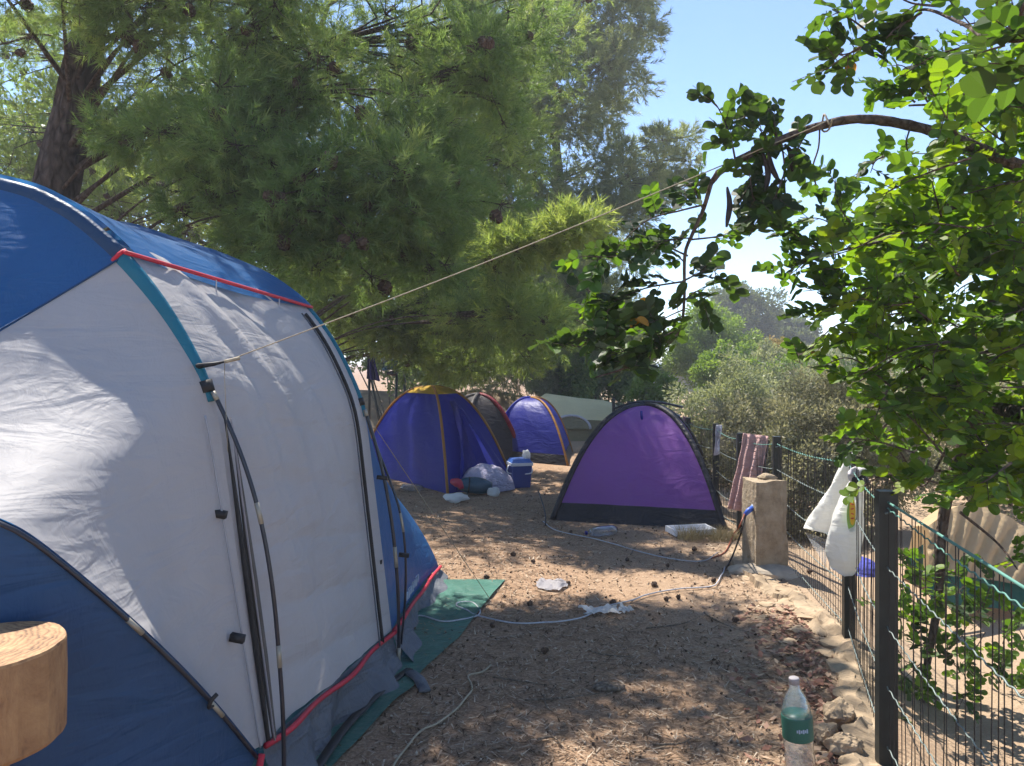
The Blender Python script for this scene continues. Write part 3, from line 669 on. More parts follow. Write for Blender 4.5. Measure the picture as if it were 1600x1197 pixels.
def crumple(name, c, rad, mat, label, cat, seed, sq=(1, 1, .6), rough=1.0, sub=3):
    V, Fc = rock(rad, seed, sub, sq, rough); V = V+np.array(c)+np.array([0, 0, rad*sq[2]*.75]); return tag(mesh(name, V, Fc, mat), label, cat)
crumple('plastic_bag', cc+np.array([.08, .1, .34]), .06, M['bagmat'], 'small white bag lying on the lid of the cooler', 'plastic bag', 4, (.8, .8, 1.1))
crumple('plastic_bag', gr(712, 785), .125, M['bagmat'], 'white plastic bag on the ground before the corner of the blue tent', 'plastic bag', 5, (1.1, .7, .45))
crumple('plastic_bag', gr(772, 775), .07, M['bagmat'], 'small knotted white bag below the bed sheet', 'plastic bag', 6, (1.1, .7, .8))
crumple('plastic_bag', gr(643, 768), .11, M['clear'], 'clear plastic bag lying behind the rear poles of the large tent', 'plastic bag', 7, (1.2, .7, .5))
# flat litter
def scrap(name, c, w, d, mat, label, cat, seed, rz=0):
    n = 22; a = np.linspace(-1, 1, n); X_, Y_ = np.meshgrid(a, a, indexing='ij'); z = .012+.035*np.abs(fbm(X_*2.5, Y_*2.5, 2, seed))
    xr = X_*w/2*(1+.2*np.sin(Y_*3+seed)); yr = Y_*d/2*(1+.25*np.sin(X_*2.5+seed))
    P = np.stack([c[0]+xr*math.cos(rz)-yr*math.sin(rz), c[1]+xr*math.sin(rz)+yr*math.cos(rz), c[2]+z], -1); V, Fc = grid(P); return tag(mesh(name, V, Fc, mat), label, cat)
scrap('wrapper', gr(862, 917), .19, .20, M['palegrey'], 'crumpled silver-white wrapper lying on the sunlit path', 'wrapper', 2, .4)
scrap('plastic_film', gr(938, 958), .20, .13, M['bagmat'], 'crumpled clear film lying under the white cord', 'plastic film', 5, .1)
scrap('plastic_film', gr(975, 958), .09, .07, M['bagmat'], 'small scrap of film just right of the crumpled film', 'plastic film', 6, .9)
# bottle lying before purple tent
lb = empty('lying_bottle', tuple(gr(942, 833)), 'clear plastic bottle lying before the purple tent', 'bottle')
a_, b_ = gr(922, 832, .045), gr(963, 828, .045); MB().tube(curve([a_, lerp(a_, b_, .7), b_], 12), [.03, .045, .045, .043, .045, .03], 12).build('body', M['clear'], lb)
dd = norm(a_-b_); MB().tube([a_, a_+dd*.03], [.016, .014], 10).build('neck', M['clear'], lb); MB().tube([a_+dd*.03, a_+dd*.045], .017, 10).build('cap', M['tblue'], lb)
# white tray under purple tent edge
wt = empty('plastic_tray', tuple(gr(1088, 838)), 'shallow white plastic tray tucked against the black base of the purple tent', 'tray')
tl, tr_ = gr(1056, 841), gr(1118, 838); e1 = norm(tr_-tl); e2_ = np.array([-e1[1], e1[0], 0])
for nm, cs_, sz_ in (('base', (tl+tr_)/2+e2_*.1+ZZ*.02, (.36, .2, .012)), ('front_rim', (tl+tr_)/2+ZZ*.04, (.38, .012, .05)), ('back_rim', (tl+tr_)/2+e2_*.2+ZZ*.04, (.38, .012, .05)), ('side_rim', tl+e2_*.1+ZZ*.04, (.012, .19, .048)), ('side_rim', tr_+e2_*.1+ZZ*.04, (.012, .19, .048))):
    MB().box(cs_, sz_, Matrix.Rotation(math.atan2(e1[1], e1[0]), 3, 'Z')).build(nm, M['white'], wt, False)

# ------------------------------------------------------------------ cords on the ground
def cord(name, pts, r, mat, label, cat='cord', n=90, hg=.01):
    P = curve(pts, n); q_ = np.linspace(0, n*.12, n); P[:, 0] += .012*fbm(q_, q_*0, 1.1, n); P[:, 1] += .03*fbm(q_, q_*0+3, 1.1, n+1); P[:, 2] = np.where(P[:, 2] < .03, zg(P[:, 0], P[:, 1])+hg+r, P[:, 2])
    return tag(MB().tube(P, r, 6).build(name, mat), label, cat)
rp = [gr(a, b) for a, b in ((646, 976), (658, 968), (690, 977), (722, 974), (745, 968), (749, 958), (738, 947), (718, 947), (713, 953), (728, 960), (748, 970), (800, 979), (850, 976), (905, 968), (945, 952), (985, 944), (1010, 935), (1060, 925), (1110, 921), (1122, 912), (1132, 890))]
cord('ground_rope', rp, .0045, M['cord'], 'white cord looping from the large tent hem across the path', n=160)
cord('ground_rope', [gr(612, 985, .12), gr(622, 1000, .06), gr(618, 1022, .02), gr(600, 1036, .02), gr(572, 1037, .02)], .006, M['cord'], 'white cord loop at the foot of the rear tent poles', n=30)
cord('ground_rope', [gr(a, b) for a, b in ((768, 1042), (752, 1055), (730, 1063), (739, 1083), (722, 1105), (690, 1128), (650, 1150), (630, 1175), (612, 1210))], .0045, M['cordbrown'], 'thin pale cord winding over the shaded foreground', n=80)
cord('ground_rope', [gr(a, b) for a, b in ((848, 816), (870, 831), (930, 845), (1000, 866), (1060, 879), (1100, 880), (1122, 868))], .004, M['cord'], 'thin pale cord in front of the purple tent', n=60)
fg = [onp(580, 655, F2, AX)-AX*.02, gr(765, 935, .02)]; tag(MB().tube(curve(fg, 12), .002, 5).build('guy_line', M['cordbrown']), 'thin guy line from the rear arch of the large tent to the ground', 'guy line')

# ------------------------------------------------------------------ pillar, kerb, stones
pb0 = gr(1203, 897); PW = .235
def pillar():
    n, m = 9, 22; per = []
    for k in range(4*n):
        s, f = divmod(k, n); f = f/n*2-1; per.append([(f, -1), (1, f), (-f, 1), (-1, -f)][s])
    per = np.array(per)*PW/2; R = np.array([[math.cos(.12), -math.sin(.12)], [math.sin(.12), math.cos(.12)]]); per = per@R.T
    zz = np.linspace(-.05, .645, m); rows = []
    for i, z in enumerate(zz):
        sc = 1.05-.05*i/m; j = 1+.05*fbm(np.arange(4*n)*.7, np.full(4*n, z*9.0), 1.3, 2)+.02*fbm(np.arange(4*n)*2.3, np.full(4*n, z*31.0), 1.3, 4); j = j*(1-.05*(np.abs(per).min(1) > PW*.36)*(1+fbm(np.arange(4*n)*1.0, np.full(4*n, z*17.0), 1.0, 5)))
        q = per*sc*j[:, None]; rows.append(np.c_[pb0[0]+q[:, 0], pb0[1]+.12+q[:, 1], np.full(4*n, z)+(.02*fbm(per[:, 0]*20, per[:, 1]*20, 1, 9) if i == m-1 else 0)])
    rows = np.array(rows); A = np.concatenate([rows, rows[:, :1]], 1); V, Fc = grid(A); V = list(V)
    o = len(V); V.append((pb0[0], pb0[1]+.12, .655)); base = (m-1)*(4*n+1)
    Fc += [(base+k, base+k+1, o) for k in range(4*n)]
    root = empty('concrete_pillar', tuple(pb0), 'short rough concrete pillar standing by the fence', 'pillar')
    mesh('shaft', V, Fc, M['concrete'], root, False)
    V, Fc = rock(.07, 8, 2, (1, 1, .5)); mesh('mortar_cap', V+np.array([pb0[0]+.02, pb0[1]+.12, .665]), Fc, M['concrete'], root, False)
pillar()
tag(mesh('rubble_base', *[(lambda r: (r[0]+np.array([pb0[0]-.02, pb0[1]+.05, -.02]), r[1]))(rock(.27, 12, 3, (1.0, .8, .35)))][0], M['stone'], None, False), 'low rubble footing of the concrete pillar', 'rubble')
kst = [(1165, 872, .10), (1178, 905, .07), (1218, 925, .10), (1245, 945, .10), (1270, 962, .11), (1296, 985, .11), (1318, 1008, .10), (1250, 985, .06), (1226, 955, .06), (1330, 1045, .10), (1335, 1085, .09), (1345, 1130, .09), (1290, 1020, .05), (1232, 1005, .045), (1200, 945, .05), (1190, 965, .04)]
for i, (a, b, r) in enumerate(kst):
    V, Fc = rock(r, 20+i, 2, (1.3, 1.15, .30), 1.0); V = V+.012*np.stack([fbm(V[:, 1]*60, V[:, 2]*60, 1, i+1), fbm(V[:, 0]*60, V[:, 2]*60, 1, i+2), fbm(V[:, 0]*60, V[:, 1]*60, 1, i+3)], -1)*.6; g = gr(a, b)
    lab = ['tawny edging stone left of the concrete pillar', 'small stone at the left foot of the concrete pillar', 'edging stone just in front of the concrete pillar', 'second edging stone from the pillar towards the viewer', 'third edging stone from the pillar, in full sun', 'broad flat edging stone midway along the fence', 'edging stone at the foot of the second fence post', 'small stone among red leaves beside the edging', 'small stone at the path side of the edging below the pillar', 'edging stone nearer than the second fence post', 'stone half under the fence beside the red leaves', 'stone against the near fence post', 'little stone ringed by dry red leaves', 'little stone on the path left of the red leaves', 'little stone left of the pillar shadow', 'smallest pale stone on the path by the edging'][i]
    tag(mesh('edging_stone', V+g+np.array([0, 0, r*.02]), Fc, M['edge'], None, False), lab, 'stone', 'stones edging the path')
def kerb():
    c = curve([gr(1150, 868), gr(1195, 912), gr(1245, 940), gr(1290, 972), gr(1325, 1012), gr(1342, 1070), gr(1352, 1150), gr(1350, 1230)], 320); t = norm(np.gradient(c, axis=0)); sd_ = np.cross(t, ZZ); rows = []
    for f, h in ((-1.1, -.03), (-.9, .015), (-.7, .035), (-.4, .05), (-.1, .05), (.2, .06), (.5, .055), (.8, .045), (1, -.06)):
        q = c+sd_*(f*.10+.035*fbm(c[:, 0]*14+f*3, c[:, 1]*14, 1, 3)+.02*fbm(c[:, 0]*50+f*9, c[:, 1]*50, 1, 5))[:, None]; q[:, 2] = zg(q[:, 0]*0+c[:, 0]-.1, q[:, 1])+h*(.6+.7*fbm(c[:, 0]*12+f*4, c[:, 1]*12, 1, 7))+.012*fbm(c[:, 0]*60+f*7, c[:, 1]*60, 1, 6); rows.append(q)
    V, Fc = grid(np.array(rows)); return tag(mesh('kerb', V, Fc, M['edge'], None, False), kind='structure')
kerb()
# concrete chunks (broken core pieces)
for i, (a, b, r, l, rz, lab) in enumerate(((1292, 1158, .045, .10, .5, 'grey concrete chunk farther from the viewer of the pair beside the bottle'), (1318, 1178, .05, .10, -.1, 'round-ended grey concrete chunk against the near fence post'), (1312, 1135, .06, .06, 1.0, 'rounded grey stone behind the concrete chunks'))):
    g = gr(a, b); d = np.array([math.cos(rz), math.sin(rz)*.6, .3]); d = d/np.linalg.norm(d); c = g+ZZ*r*.9
    V, Fc = rock(r*1.12, 90+i, 4, (1.25, .95, .9), .5); V = V+norm(V)*(.004*fbm(V[:, 0]*160, V[:, 1]*160+V[:, 2]*120, 1, i)+.002*rng.normal(size=len(V)))[:, None]
    V = V@np.array(Matrix.Rotation(rz, 3, 'Z')).T+c-ZZ*.01; tag(mesh('concrete_chunk', V, Fc, M['edge'], None, False), lab, 'concrete chunk', 'concrete chunks by the bottle')

# ------------------------------------------------------------------ water bottle
wb = gr(1252, 1222); wbd = wb[1]
wbo = empty('water_bottle', tuple(wb), 'large clear water bottle with a green label standing by the red leaves', 'bottle')
ti = Matrix.Rotation(-.07, 3, 'Y')
def bl(prof, mat, name, n=24):
    V, Fc = lathe(prof, n); V = [Vector(wb)+ti @ Vector(v) for v in V]; return mesh(name, V, Fc, mat, wbo)
bl([(.04, 0), (.05, .008), (.0515, .03), (.047, .05), (.0515, .07), (.0515, .10), (.048, .115), (.0515, .13), (.0515, .25), (.047, .275), (.034, .31), (.018, .338), (.015, .36)], M['clear'], 'body')
bl([(.0528, .162), (.0531, .165), (.0531, .242), (.0528, .245)], plain('green_label', (.012, .10, .075), .4, .1), 'label')
bl([(.017, .352), (.018, .353), (.018, .372), (.016, .374)], M['palegrey'], 'cap')
pmk = MB()
for i in range(6):
    an = -1.57-.35+.13*i; q = Vector(wb)+ti @ Vector((.0536*math.cos(an), .0536*math.sin(an), .205)); pmk.box(q, (.005, .0014, .014 if i % 2 else .009), ti @ Matrix.Rotation(an+1.57, 3, 'Z'))
pmk.build('label_print', M['paleprint'], wbo, False)

# ------------------------------------------------------------------ log table, bottom left
ls = at(-28, 1010, 1.58); ls[2] = 0
lt = empty('log_slice_table', tuple(ls), 'thick round wooden log slice at the lower left edge', 'table')
R0 = .152; zt_, th_ = .905, .20; k = 44; an = np.linspace(0, 2*math.pi, k, endpoint=False); rr = R0*(1+.035*fbm(np.cos(an)*2, np.sin(an)*2, 1.5, 6)+.012*fbm(np.cos(an)*8, np.sin(an)*8, 1.5, 7))
def ringz(z, s): return np.c_[ls[0]+rr*s*np.cos(an), ls[1]+rr*s*np.sin(an), np.full(k, z)]
rows = np.array([ringz(zt_-th_, .97), ringz(zt_-th_+.008, 1.0), ringz(zt_-.07, 1.01), ringz(zt_-.006, 1.0)]); A = np.concatenate([rows, rows[:, :1]], 1); V, Fc = grid(A)
Fc = Fc+[tuple(range(k))[::-1]]; mesh('slab', V, Fc, M['woodside'], lt, False)
tops = np.array([ringz(zt_-.006, 1.0), ringz(zt_, .99), ringz(zt_+.001, .5)]); A = np.concatenate([tops, tops[:, :1]], 1); V, Fc = grid(A); V = np.array(V)
V = np.r_[V, [[ls[0], ls[1], zt_]]]; o = len(V)-1; Fc = Fc+[(2*(k+1)+i, 2*(k+1)+i+1, o) for i in range(k)]
top = mesh('top', V-np.array([ls[0]-.05, ls[1], zt_]), Fc, M['woodtop'], lt, False); top.location = Vector((ls[0]-.05, ls[1], zt_))
MB().tube([(ls[0]-.02, ls[1], -.02), (ls[0]-.02, ls[1], zt_-th_+.01)], [.075, .065], 14).build('leg', M['woodside'], lt)

# ------------------------------------------------------------------ FENCE
fp = [(1.0, .85, 1.0), (1.393, 2.81, 1.0), (1.80, 4.04, 1.0), (2.05, 5.85, .90), (1.98, 6.55, .86), (1.97, 7.3, .88), (1.91, 8.2, .87), (1.87, 9.3, .87), (1.84, 10.4, .87), (1.80, 11.6, .87), (1.75, 13.0, .87)]
fence = empty('wire_fence', (1.393, 2.81, 0), 'dark wire mesh fence on steel posts along the right of the path', 'fence')
for i, (x, y, h) in enumerate(fp):
    b = MB(); b.box((x, y, h/2-.06), (.055 if i != 1 else .066, .05, h+.16), Matrix.Rotation(-.15, 3, 'Z')); o = b.build('post', M['steel'], fence, False)
    MB().tube([(x-.02, y-.03, h-.06), (x+.01, y-.035, h-.05), (x+.02, y-.03, h-.065)], .004, 5).build('tie_wire', M['wiregalv'], o)
wm = bpy.data.meshes.new('vertical_wire'); V, Fc = tube([(0, 0, 0), (0, 0, .5), (0, 0, 1)], .0017, 5); wm.from_pydata([tuple(map(float, v)) for v in V], [], Fc); wm.materials.append(M['wire'])
cnt = 0
for i in range(len(fp)-1):
    a, b = np.array(fp[i]), np.array(fp[i+1]); L = np.linalg.norm((b-a)[:2]); nw = int(L/.047)
    pool = MB()
    for k_ in range(1, nw):
        f = k_/nw; q = a+(b-a)*f; zb = float(zg(np.array(q[0]), np.array(q[1])))+.03
        h = q[2]-zb-.02+random.uniform(-.006, .006); lean = random.uniform(-.006, .006)
        if i < 3:
            o = link('vertical_wire', wm, fence); o.matrix_parent_inverse = parent_world(fence).inverted(); o.location = (q[0], q[1], zb); o.scale = (1, 1, h); o.rotation_euler = (random.uniform(-.015, .015), random.uniform(-.015, .015)+lean, 0); cnt += 1
        else: pool.tube([(q[0], q[1], zb), (q[0]+lean, q[1], zb+h)], .0024, 3)
    if i >= 3: tag(pool.build('far_mesh', M['wire'], fence), kind='stuff')
    for j, zf in enumerate((.08, .30, .52, .74, .96)):
        nn = max(20, int(L/.012)) if i < 3 else 14; w = np.linspace(0, 1, nn); P = a+(b-a)*w[:, None]; P[:, 2] = P[:, 2]*zf-.012*np.sin(w*math.pi)*(1+j % 3)+np.where(zf < .2, 0, 0)
        if i < 3: P[:, 2] += 0.0035*np.sin(w*L/.030*math.pi+j); P[:, 0] -= .004
        MB().tube(P, .0026 if i < 3 else .003, 5).build('horizontal_wire', M['wiregreen'] if j == 4 else M['wiregalv'], fence)
a, b = np.array(fp[0]), np.array(fp[1]); w = np.linspace(0, 1, 90); P = a+(b-a)*w[:, None]; P[:, 2] -= .02; MB().tube(P, .0048, 6).build('tension_wire', M['wiregreen'], fence)

# ------------------------------------------------------------------ things hung on the fence
def bag(name, path, widths, depths, mat, label, seed, n=20):
    """lofted hanging bag; path top->bottom"""
    P = curve(path, 26); m = len(P); W_ = np.interp(np.linspace(0, 1, m), np.linspace(0, 1, len(widths)), widths); D_ = np.interp(np.linspace(0, 1, m), np.linspace(0, 1, len(depths)), depths)
    an = np.linspace(0, 2*math.pi, n, endpoint=False); rows = []
    for i in range(m):
        fold = 1+.16*np.sin(an*3+seed+i*.12)+.10*np.sin(an*5+i*.25)+.07*np.sin(an*9+i*.5)
        rows.append(np.c_[P[i, 0]+W_[i]*np.cos(an)*fold, P[i, 1]+D_[i]*np.sin(an)*fold, np.full(n, P[i, 2])+.012*np.sin(an*2+seed)*(i/m)])
    rows = np.array(rows); A = np.concatenate([rows, rows[:, :1]], 1); V, Fc = grid(A); V = np.r_[V, [P[-1]-ZZ*.01]]; o = len(V)-1; bs = (m-1)*(n+1); Fc = Fc+[(bs+k+1, bs+k, o) for k in range(n)]
    root = empty(name, tuple(P[0]), label, 'plastic bag'); mesh('bag_body', V, Fc, mat, root); return root, P
bg1, P1_ = bag('plastic_bag', [at(1328, 702, 4.03), at(1316, 745, 4.0), at(1298, 795, 3.97), at(1284, 828, 3.96)], [.008, .03, .05, .075, .085], [.006, .02, .03, .04, .035], M['bagmat'], 'white plastic bag hanging slantwise on the fence, farther of the two', 1)
MB().tube(curve([at(1326, 705, 4.03), at(1330, 697, 4.05), at(1333, 712, 4.0)], 8), .006, 5).build('handle', M['bagmat'], bg1)
V, Fc = grid(np.array([[at(1258, 832, 3.95), at(1275, 836, 3.95), at(1296, 846, 3.95)], [at(1268, 850, 3.95), at(1280, 860, 3.95), at(1292, 872, 3.95)], [at(1282, 872, 3.96), at(1286, 880, 3.96), at(1290, 884, 3.96)]])); mesh('bag_tail', V, Fc, M['clear'], bg1)
bg2, P2_ = bag('plastic_bag', [at(1345, 728, 3.86), at(1338, 752, 3.82), at(1326, 790, 3.78), at(1318, 840, 3.76), at(1318, 893, 3.76)], [.018, .030, .045, .062, .068, .070, .05], [.02, .04, .06, .08, .09, .085, .05], M['bagmat'], 'white plastic bag with a yellow and green print hanging nearest on the fence', 2)
def patch(cx, cy, w, h, mat, name, dd=.012):
    an = np.linspace(0, 2*math.pi, 20, endpoint=False); V = [at(cx+w*math.cos(t), cy+h*math.sin(t), 3.69-dd) for t in an]; mesh(name, V, [tuple(range(20))], mat, bg2)
patch(1330, 806, 7, 26, M['printg'], 'print_green', .0); patch(1332, 800, 5, 21, M['printy'], 'print_yellow', .004)
pr = MB()
for yk in (788, 795, 803, 810): pr.box(at(1332, yk, 3.68), (.012, .003, .006), Matrix.Rotation(.3*(yk % 3-1), 3, 'Y'))
pr.build('print_red', M['printr'], bg2, False)
cl = empty('black_white_cloth', tuple(at(1345, 745, 3.85)), 'knotted white and black cloth hung at the top of the near bag', 'cloth')
V, Fc = rock(.05, 31, 3, (1.0, .7, .9), 1.2); mesh('white_part', V+at(1338, 742, 3.8), Fc, M['cloth'], cl)
V, Fc = rock(.05, 32, 3, (.9, .8, .7), 1.2); mesh('black_part', V+at(1347, 752, 3.78), Fc, M['black'], cl)
def drape(name, tl, tr, bl_, br, mat, label, cat, folds=5, amp=.02, n=30, m=30, thick=.006):
    u = np.linspace(0, 1, n); w = np.linspace(0, 1, m); Pt = lerp(tl[None], tr[None], u[:, None]); Pb = lerp(bl_[None], br[None], u[:, None])
    P = Pt[:, None]*(1-w)[None, :, None]+Pb[:, None]*w[None, :, None]
    nn = norm(np.cross(tr-tl, bl_-tl)); P = P+nn*(amp*np.sin(u*folds*6.28)[:, None]*(.3+.7*w)[None, :]+amp*.5*fbm(u[:, None]*5, w[None, :]*4, 2, folds))[..., None]
    V, Fc = grid(P); o = mesh(name, V, Fc, mat); md = o.modifiers.new('thickness', 'SOLIDIFY'); md.thickness = thick; return tag(o, label, cat)
drape('towel', at(1163, 677, 6.35), at(1199, 681, 6.2), at(1139, 795, 6.3), at(1176, 803, 6.15), M['towel'], 'dusty pink towel draped over the fence behind the pillar', 'towel', 2.5, .035, thick=.012)
drape('dark_cloth', at(1186, 684, 6.3), at(1201, 688, 6.2), at(1182, 745, 6.3), at(1196, 750, 6.2), M['maroon'], 'dark cloth hanging behind the pink towel', 'cloth', 2, .03)
drape('white_cloth', at(1119, 664, 7.25), at(1128, 664, 7.2), at(1116, 712, 7.25), at(1124, 710, 7.2), M['cloth'], 'narrow white cloth hanging on a fence post beyond the purple tent', 'cloth', 1, .02)
drape('pale_cloth', at(1044, 641, 8.9), at(1062, 648, 8.7), at(1046, 655, 8.9), at(1060, 664, 8.7), M['palegrey'], 'pale cloth over the fence just behind the purple tent', 'cloth', 1, .02)
drape('tan_cloth', at(1067, 650, 8.3), at(1074, 652, 8.2), at(1066, 680, 8.3), at(1073, 684, 8.2), M['towel'], 'small tan cloth on the fence right of the purple tent peak', 'cloth', 1, .02)
# plug and leads at the pillar
pl = empty('extension_lead', tuple(gr(1140, 880)), 'power lead with a blue plug coupling against the pillar', 'cable')
q = at(1166, 802, 5.35); MB().tube(curve([q, q+np.array([-.05, -.05, -.12]), gr(1148, 860, .1), gr(1140, 878, .015), gr(1130, 892, .012)], 24), .006, 6).build('cable', M['cable'], pl)
MB().tube(curve([q+np.array([-.01, 0, 0]), q+np.array([-.06, -.02, -.1]), gr(1146, 835, .06), gr(1133, 862, .012), gr(1112, 872, .01)], 24), .005, 6).build('cable', M['cablered'], pl)
MB().tube([q+np.array([-.01, 0, -.01]), q+np.array([.02, 0, .02]), q+np.array([.05, .02, .035])], [.014, .02, .016], 10).build('plug', plain('blue_plug', (.04, .10, .45), .4), pl)
MB().tube([q+np.array([.045, .02, .03]), q+np.array([.075, .03, .05])], [.019, .021], 10).build('socket', plain('pale_blue_plug', (.25, .38, .70), .4), pl)

# ------------------------------------------------------------------ beyond the fence on the right: beige tent, blue cloth
bz = empty('beige_tent', tuple(gr(1500, 930, -.1)), 'pleated beige canvas tent with a green base beyond the right fence', 'tent')
def bt_(px_, py_, d): return at(px_, py_, d)
up_ = curve([bt_(1450, 822, 4.7), bt_(1500, 790, 4.9), bt_(1560, 800, 5.0), bt_(1640, 850, 5.0)], 60); dn_ = curve([bt_(1444, 898, 4.55), bt_(1490, 900, 4.6), bt_(1560, 908, 4.7), bt_(1640, 925, 4.7)], 60)
w = np.linspace(0, 1, 60); rows = []
for f in np.linspace(0, 1, 12): rows.append(lerp(up_, dn_, f)+np.array([0, -1, .3])*(.045*np.abs(np.sin(w*24+f*6.5))*np.sin(min(1, f*1.5+.2)*1.57))[:, None])
V, Fc = grid(np.array(rows)); mesh('canvas', V, Fc, M['beige'], bz)
rear = up_+np.array([.3, .9, -.4]); V, Fc = grid(np.array([up_, lerp(up_, rear, .5)+np.array([0, 0, .1]), rear-ZZ*.25])); mesh('rear_canvas', V, Fc, M['beige'], bz)
rows = [dn_, dn_+np.array([0, -.03, -.06]), dn_+np.array([.02, -.06, -.16])]; V, Fc = grid(np.array(rows)); mesh('base_skirt', V, Fc, M['dkgreen'], bz)
V, Fc = grid(np.array([[bt_(1420, 866, 4.5), bt_(1443, 850, 4.6)], [bt_(1424, 895, 4.5), bt_(1442, 900, 4.55)]])); mesh('end_flap', V, Fc, M['dkgreen'], bz)
tag(heap('blue_cloth', gr(1352, 896, -.1)+np.array([0, .1, -.0]), .14, .2, .12, M['bcloth'], 'blue cloth lying on the ground behind the fence', 'cloth', 8))

# ------------------------------------------------------------------ far camp: stand with jacket etc.
st = empty('drying_stand', tuple(gr(588, 708)), 'dark pole stand at the back of the camp with an indigo jacket on it', 'stand')
D = 12.5
for pts in (([577, 690], [577, 560]), ([600, 700], [580, 590]), ([617, 690], [620, 575]), ([632, 690], [632, 565])):
    MB().tube([at(pts[0][0], pts[0][1], D), at(pts[1][0], pts[1][1], D)], .022, 6).build('pole', M['steel'], st)
jk = drape('jacket', at(575, 556, D-.1), at(584, 556, D-.1), at(573, 592, D-.1), at(594, 596, D-.1), M['jacket'], 'indigo jacket hanging on the pole stand behind the tents', 'jacket', 2, .06)
drape('dark_bag', at(602, 556, D-.1), at(618, 554, D-.1), at(606, 578, D-.1), at(617, 577, D-.1), M['sleep'], 'dark teal bag hanging on the stand right of the jacket', 'bag', 1, .05, thick=.1)
crumple('hat', at(614, 583, D-.1)-np.array([0, 0, .04]), .09, M['black'], 'black round hat hanging below the dark bag', 'hat', 9, (1, .8, .5))
# earth bank with rubble behind the tents
def bank():
    n, m = 70, 10; u = np.linspace(-7, 2.2, n); rows = []
    for f in np.linspace(0, 1, m):
        y = 17.5+.05*u+f*1.8; z = .95*np.sin(f*1.57)**.8*(.8+.3*fbm(u, u*0+f, 1.1, 5))*np.interp(u, [-7, 0, 1.2, 2.2], [1.1, 1, .8, 0]); rows.append(np.c_[u, y+.15*fbm(u, u*0+f*3, 2.1, 6), z-.03])
    V, Fc = grid(np.array(rows)); return tag(mesh('earth_bank', V, Fc, M['chalk']), kind='structure')
bank()
for i in range(12):
    x = random.uniform(-6.5, 1.2); r = random.uniform(.1, .24); V, Fc = rock(r, 60+i, 2, (1.3, .9, .8), .4); o = mesh('bank_stone', V+np.array([x, 17.35+random.uniform(-.2, .5), r*.4+random.choice((0, .2, .4))]), Fc, M['stone'], None, False)
    tag(o, 'pale rubble stone on the earth bank behind the tents', 'stone', 'rubble stones on the earth bank')

# ------------------------------------------------------------------ PINES
def rotz_to(D_):
    """rotation matrices taking +Z to D_ (n,3)"""
    n = len(D_); t = norm(rng.normal(size=(n, 3))); a = norm(np.cross(D_, t)); b = np.cross(D_, a); return np.stack([a, b, D_], -1)
def shoot_protos(nn, L, nl, wd, k=6, curl=.6):
    out_ = []
    for _ in range(k):
        z = L*(.25+.75*rng.random(nn)**.8); a = rng.random(nn)*6.28; sp = rng.uniform(.35, .95, nn)
        base = np.stack([rng.normal(0, .004, nn), rng.normal(0, .004, nn), z], -1); d = norm(np.stack([np.cos(a)*sp, np.sin(a)*sp, rng.uniform(.5, 1.1, nn)], -1))
        l = nl*rng.uniform(.7, 1.15, nn); tip = base+d*l[:, None]; s = norm(np.cross(d, rng.normal(size=(nn, 3))))*wd
        out_.append(np.stack([base-s, base+s, tip], 1))
    return np.array(out_)
def shoots(pos, dirs, protos, scale):
    n = len(pos); R = rotz_to(norm(dirs)); pr_ = protos[rng.integers(0, len(protos), n)]         # n,nn,3,3
    return (np.einsum('nij,nkcj->nkci', R, pr_*scale[:, None, None, None])+pos[:, None, None, :])
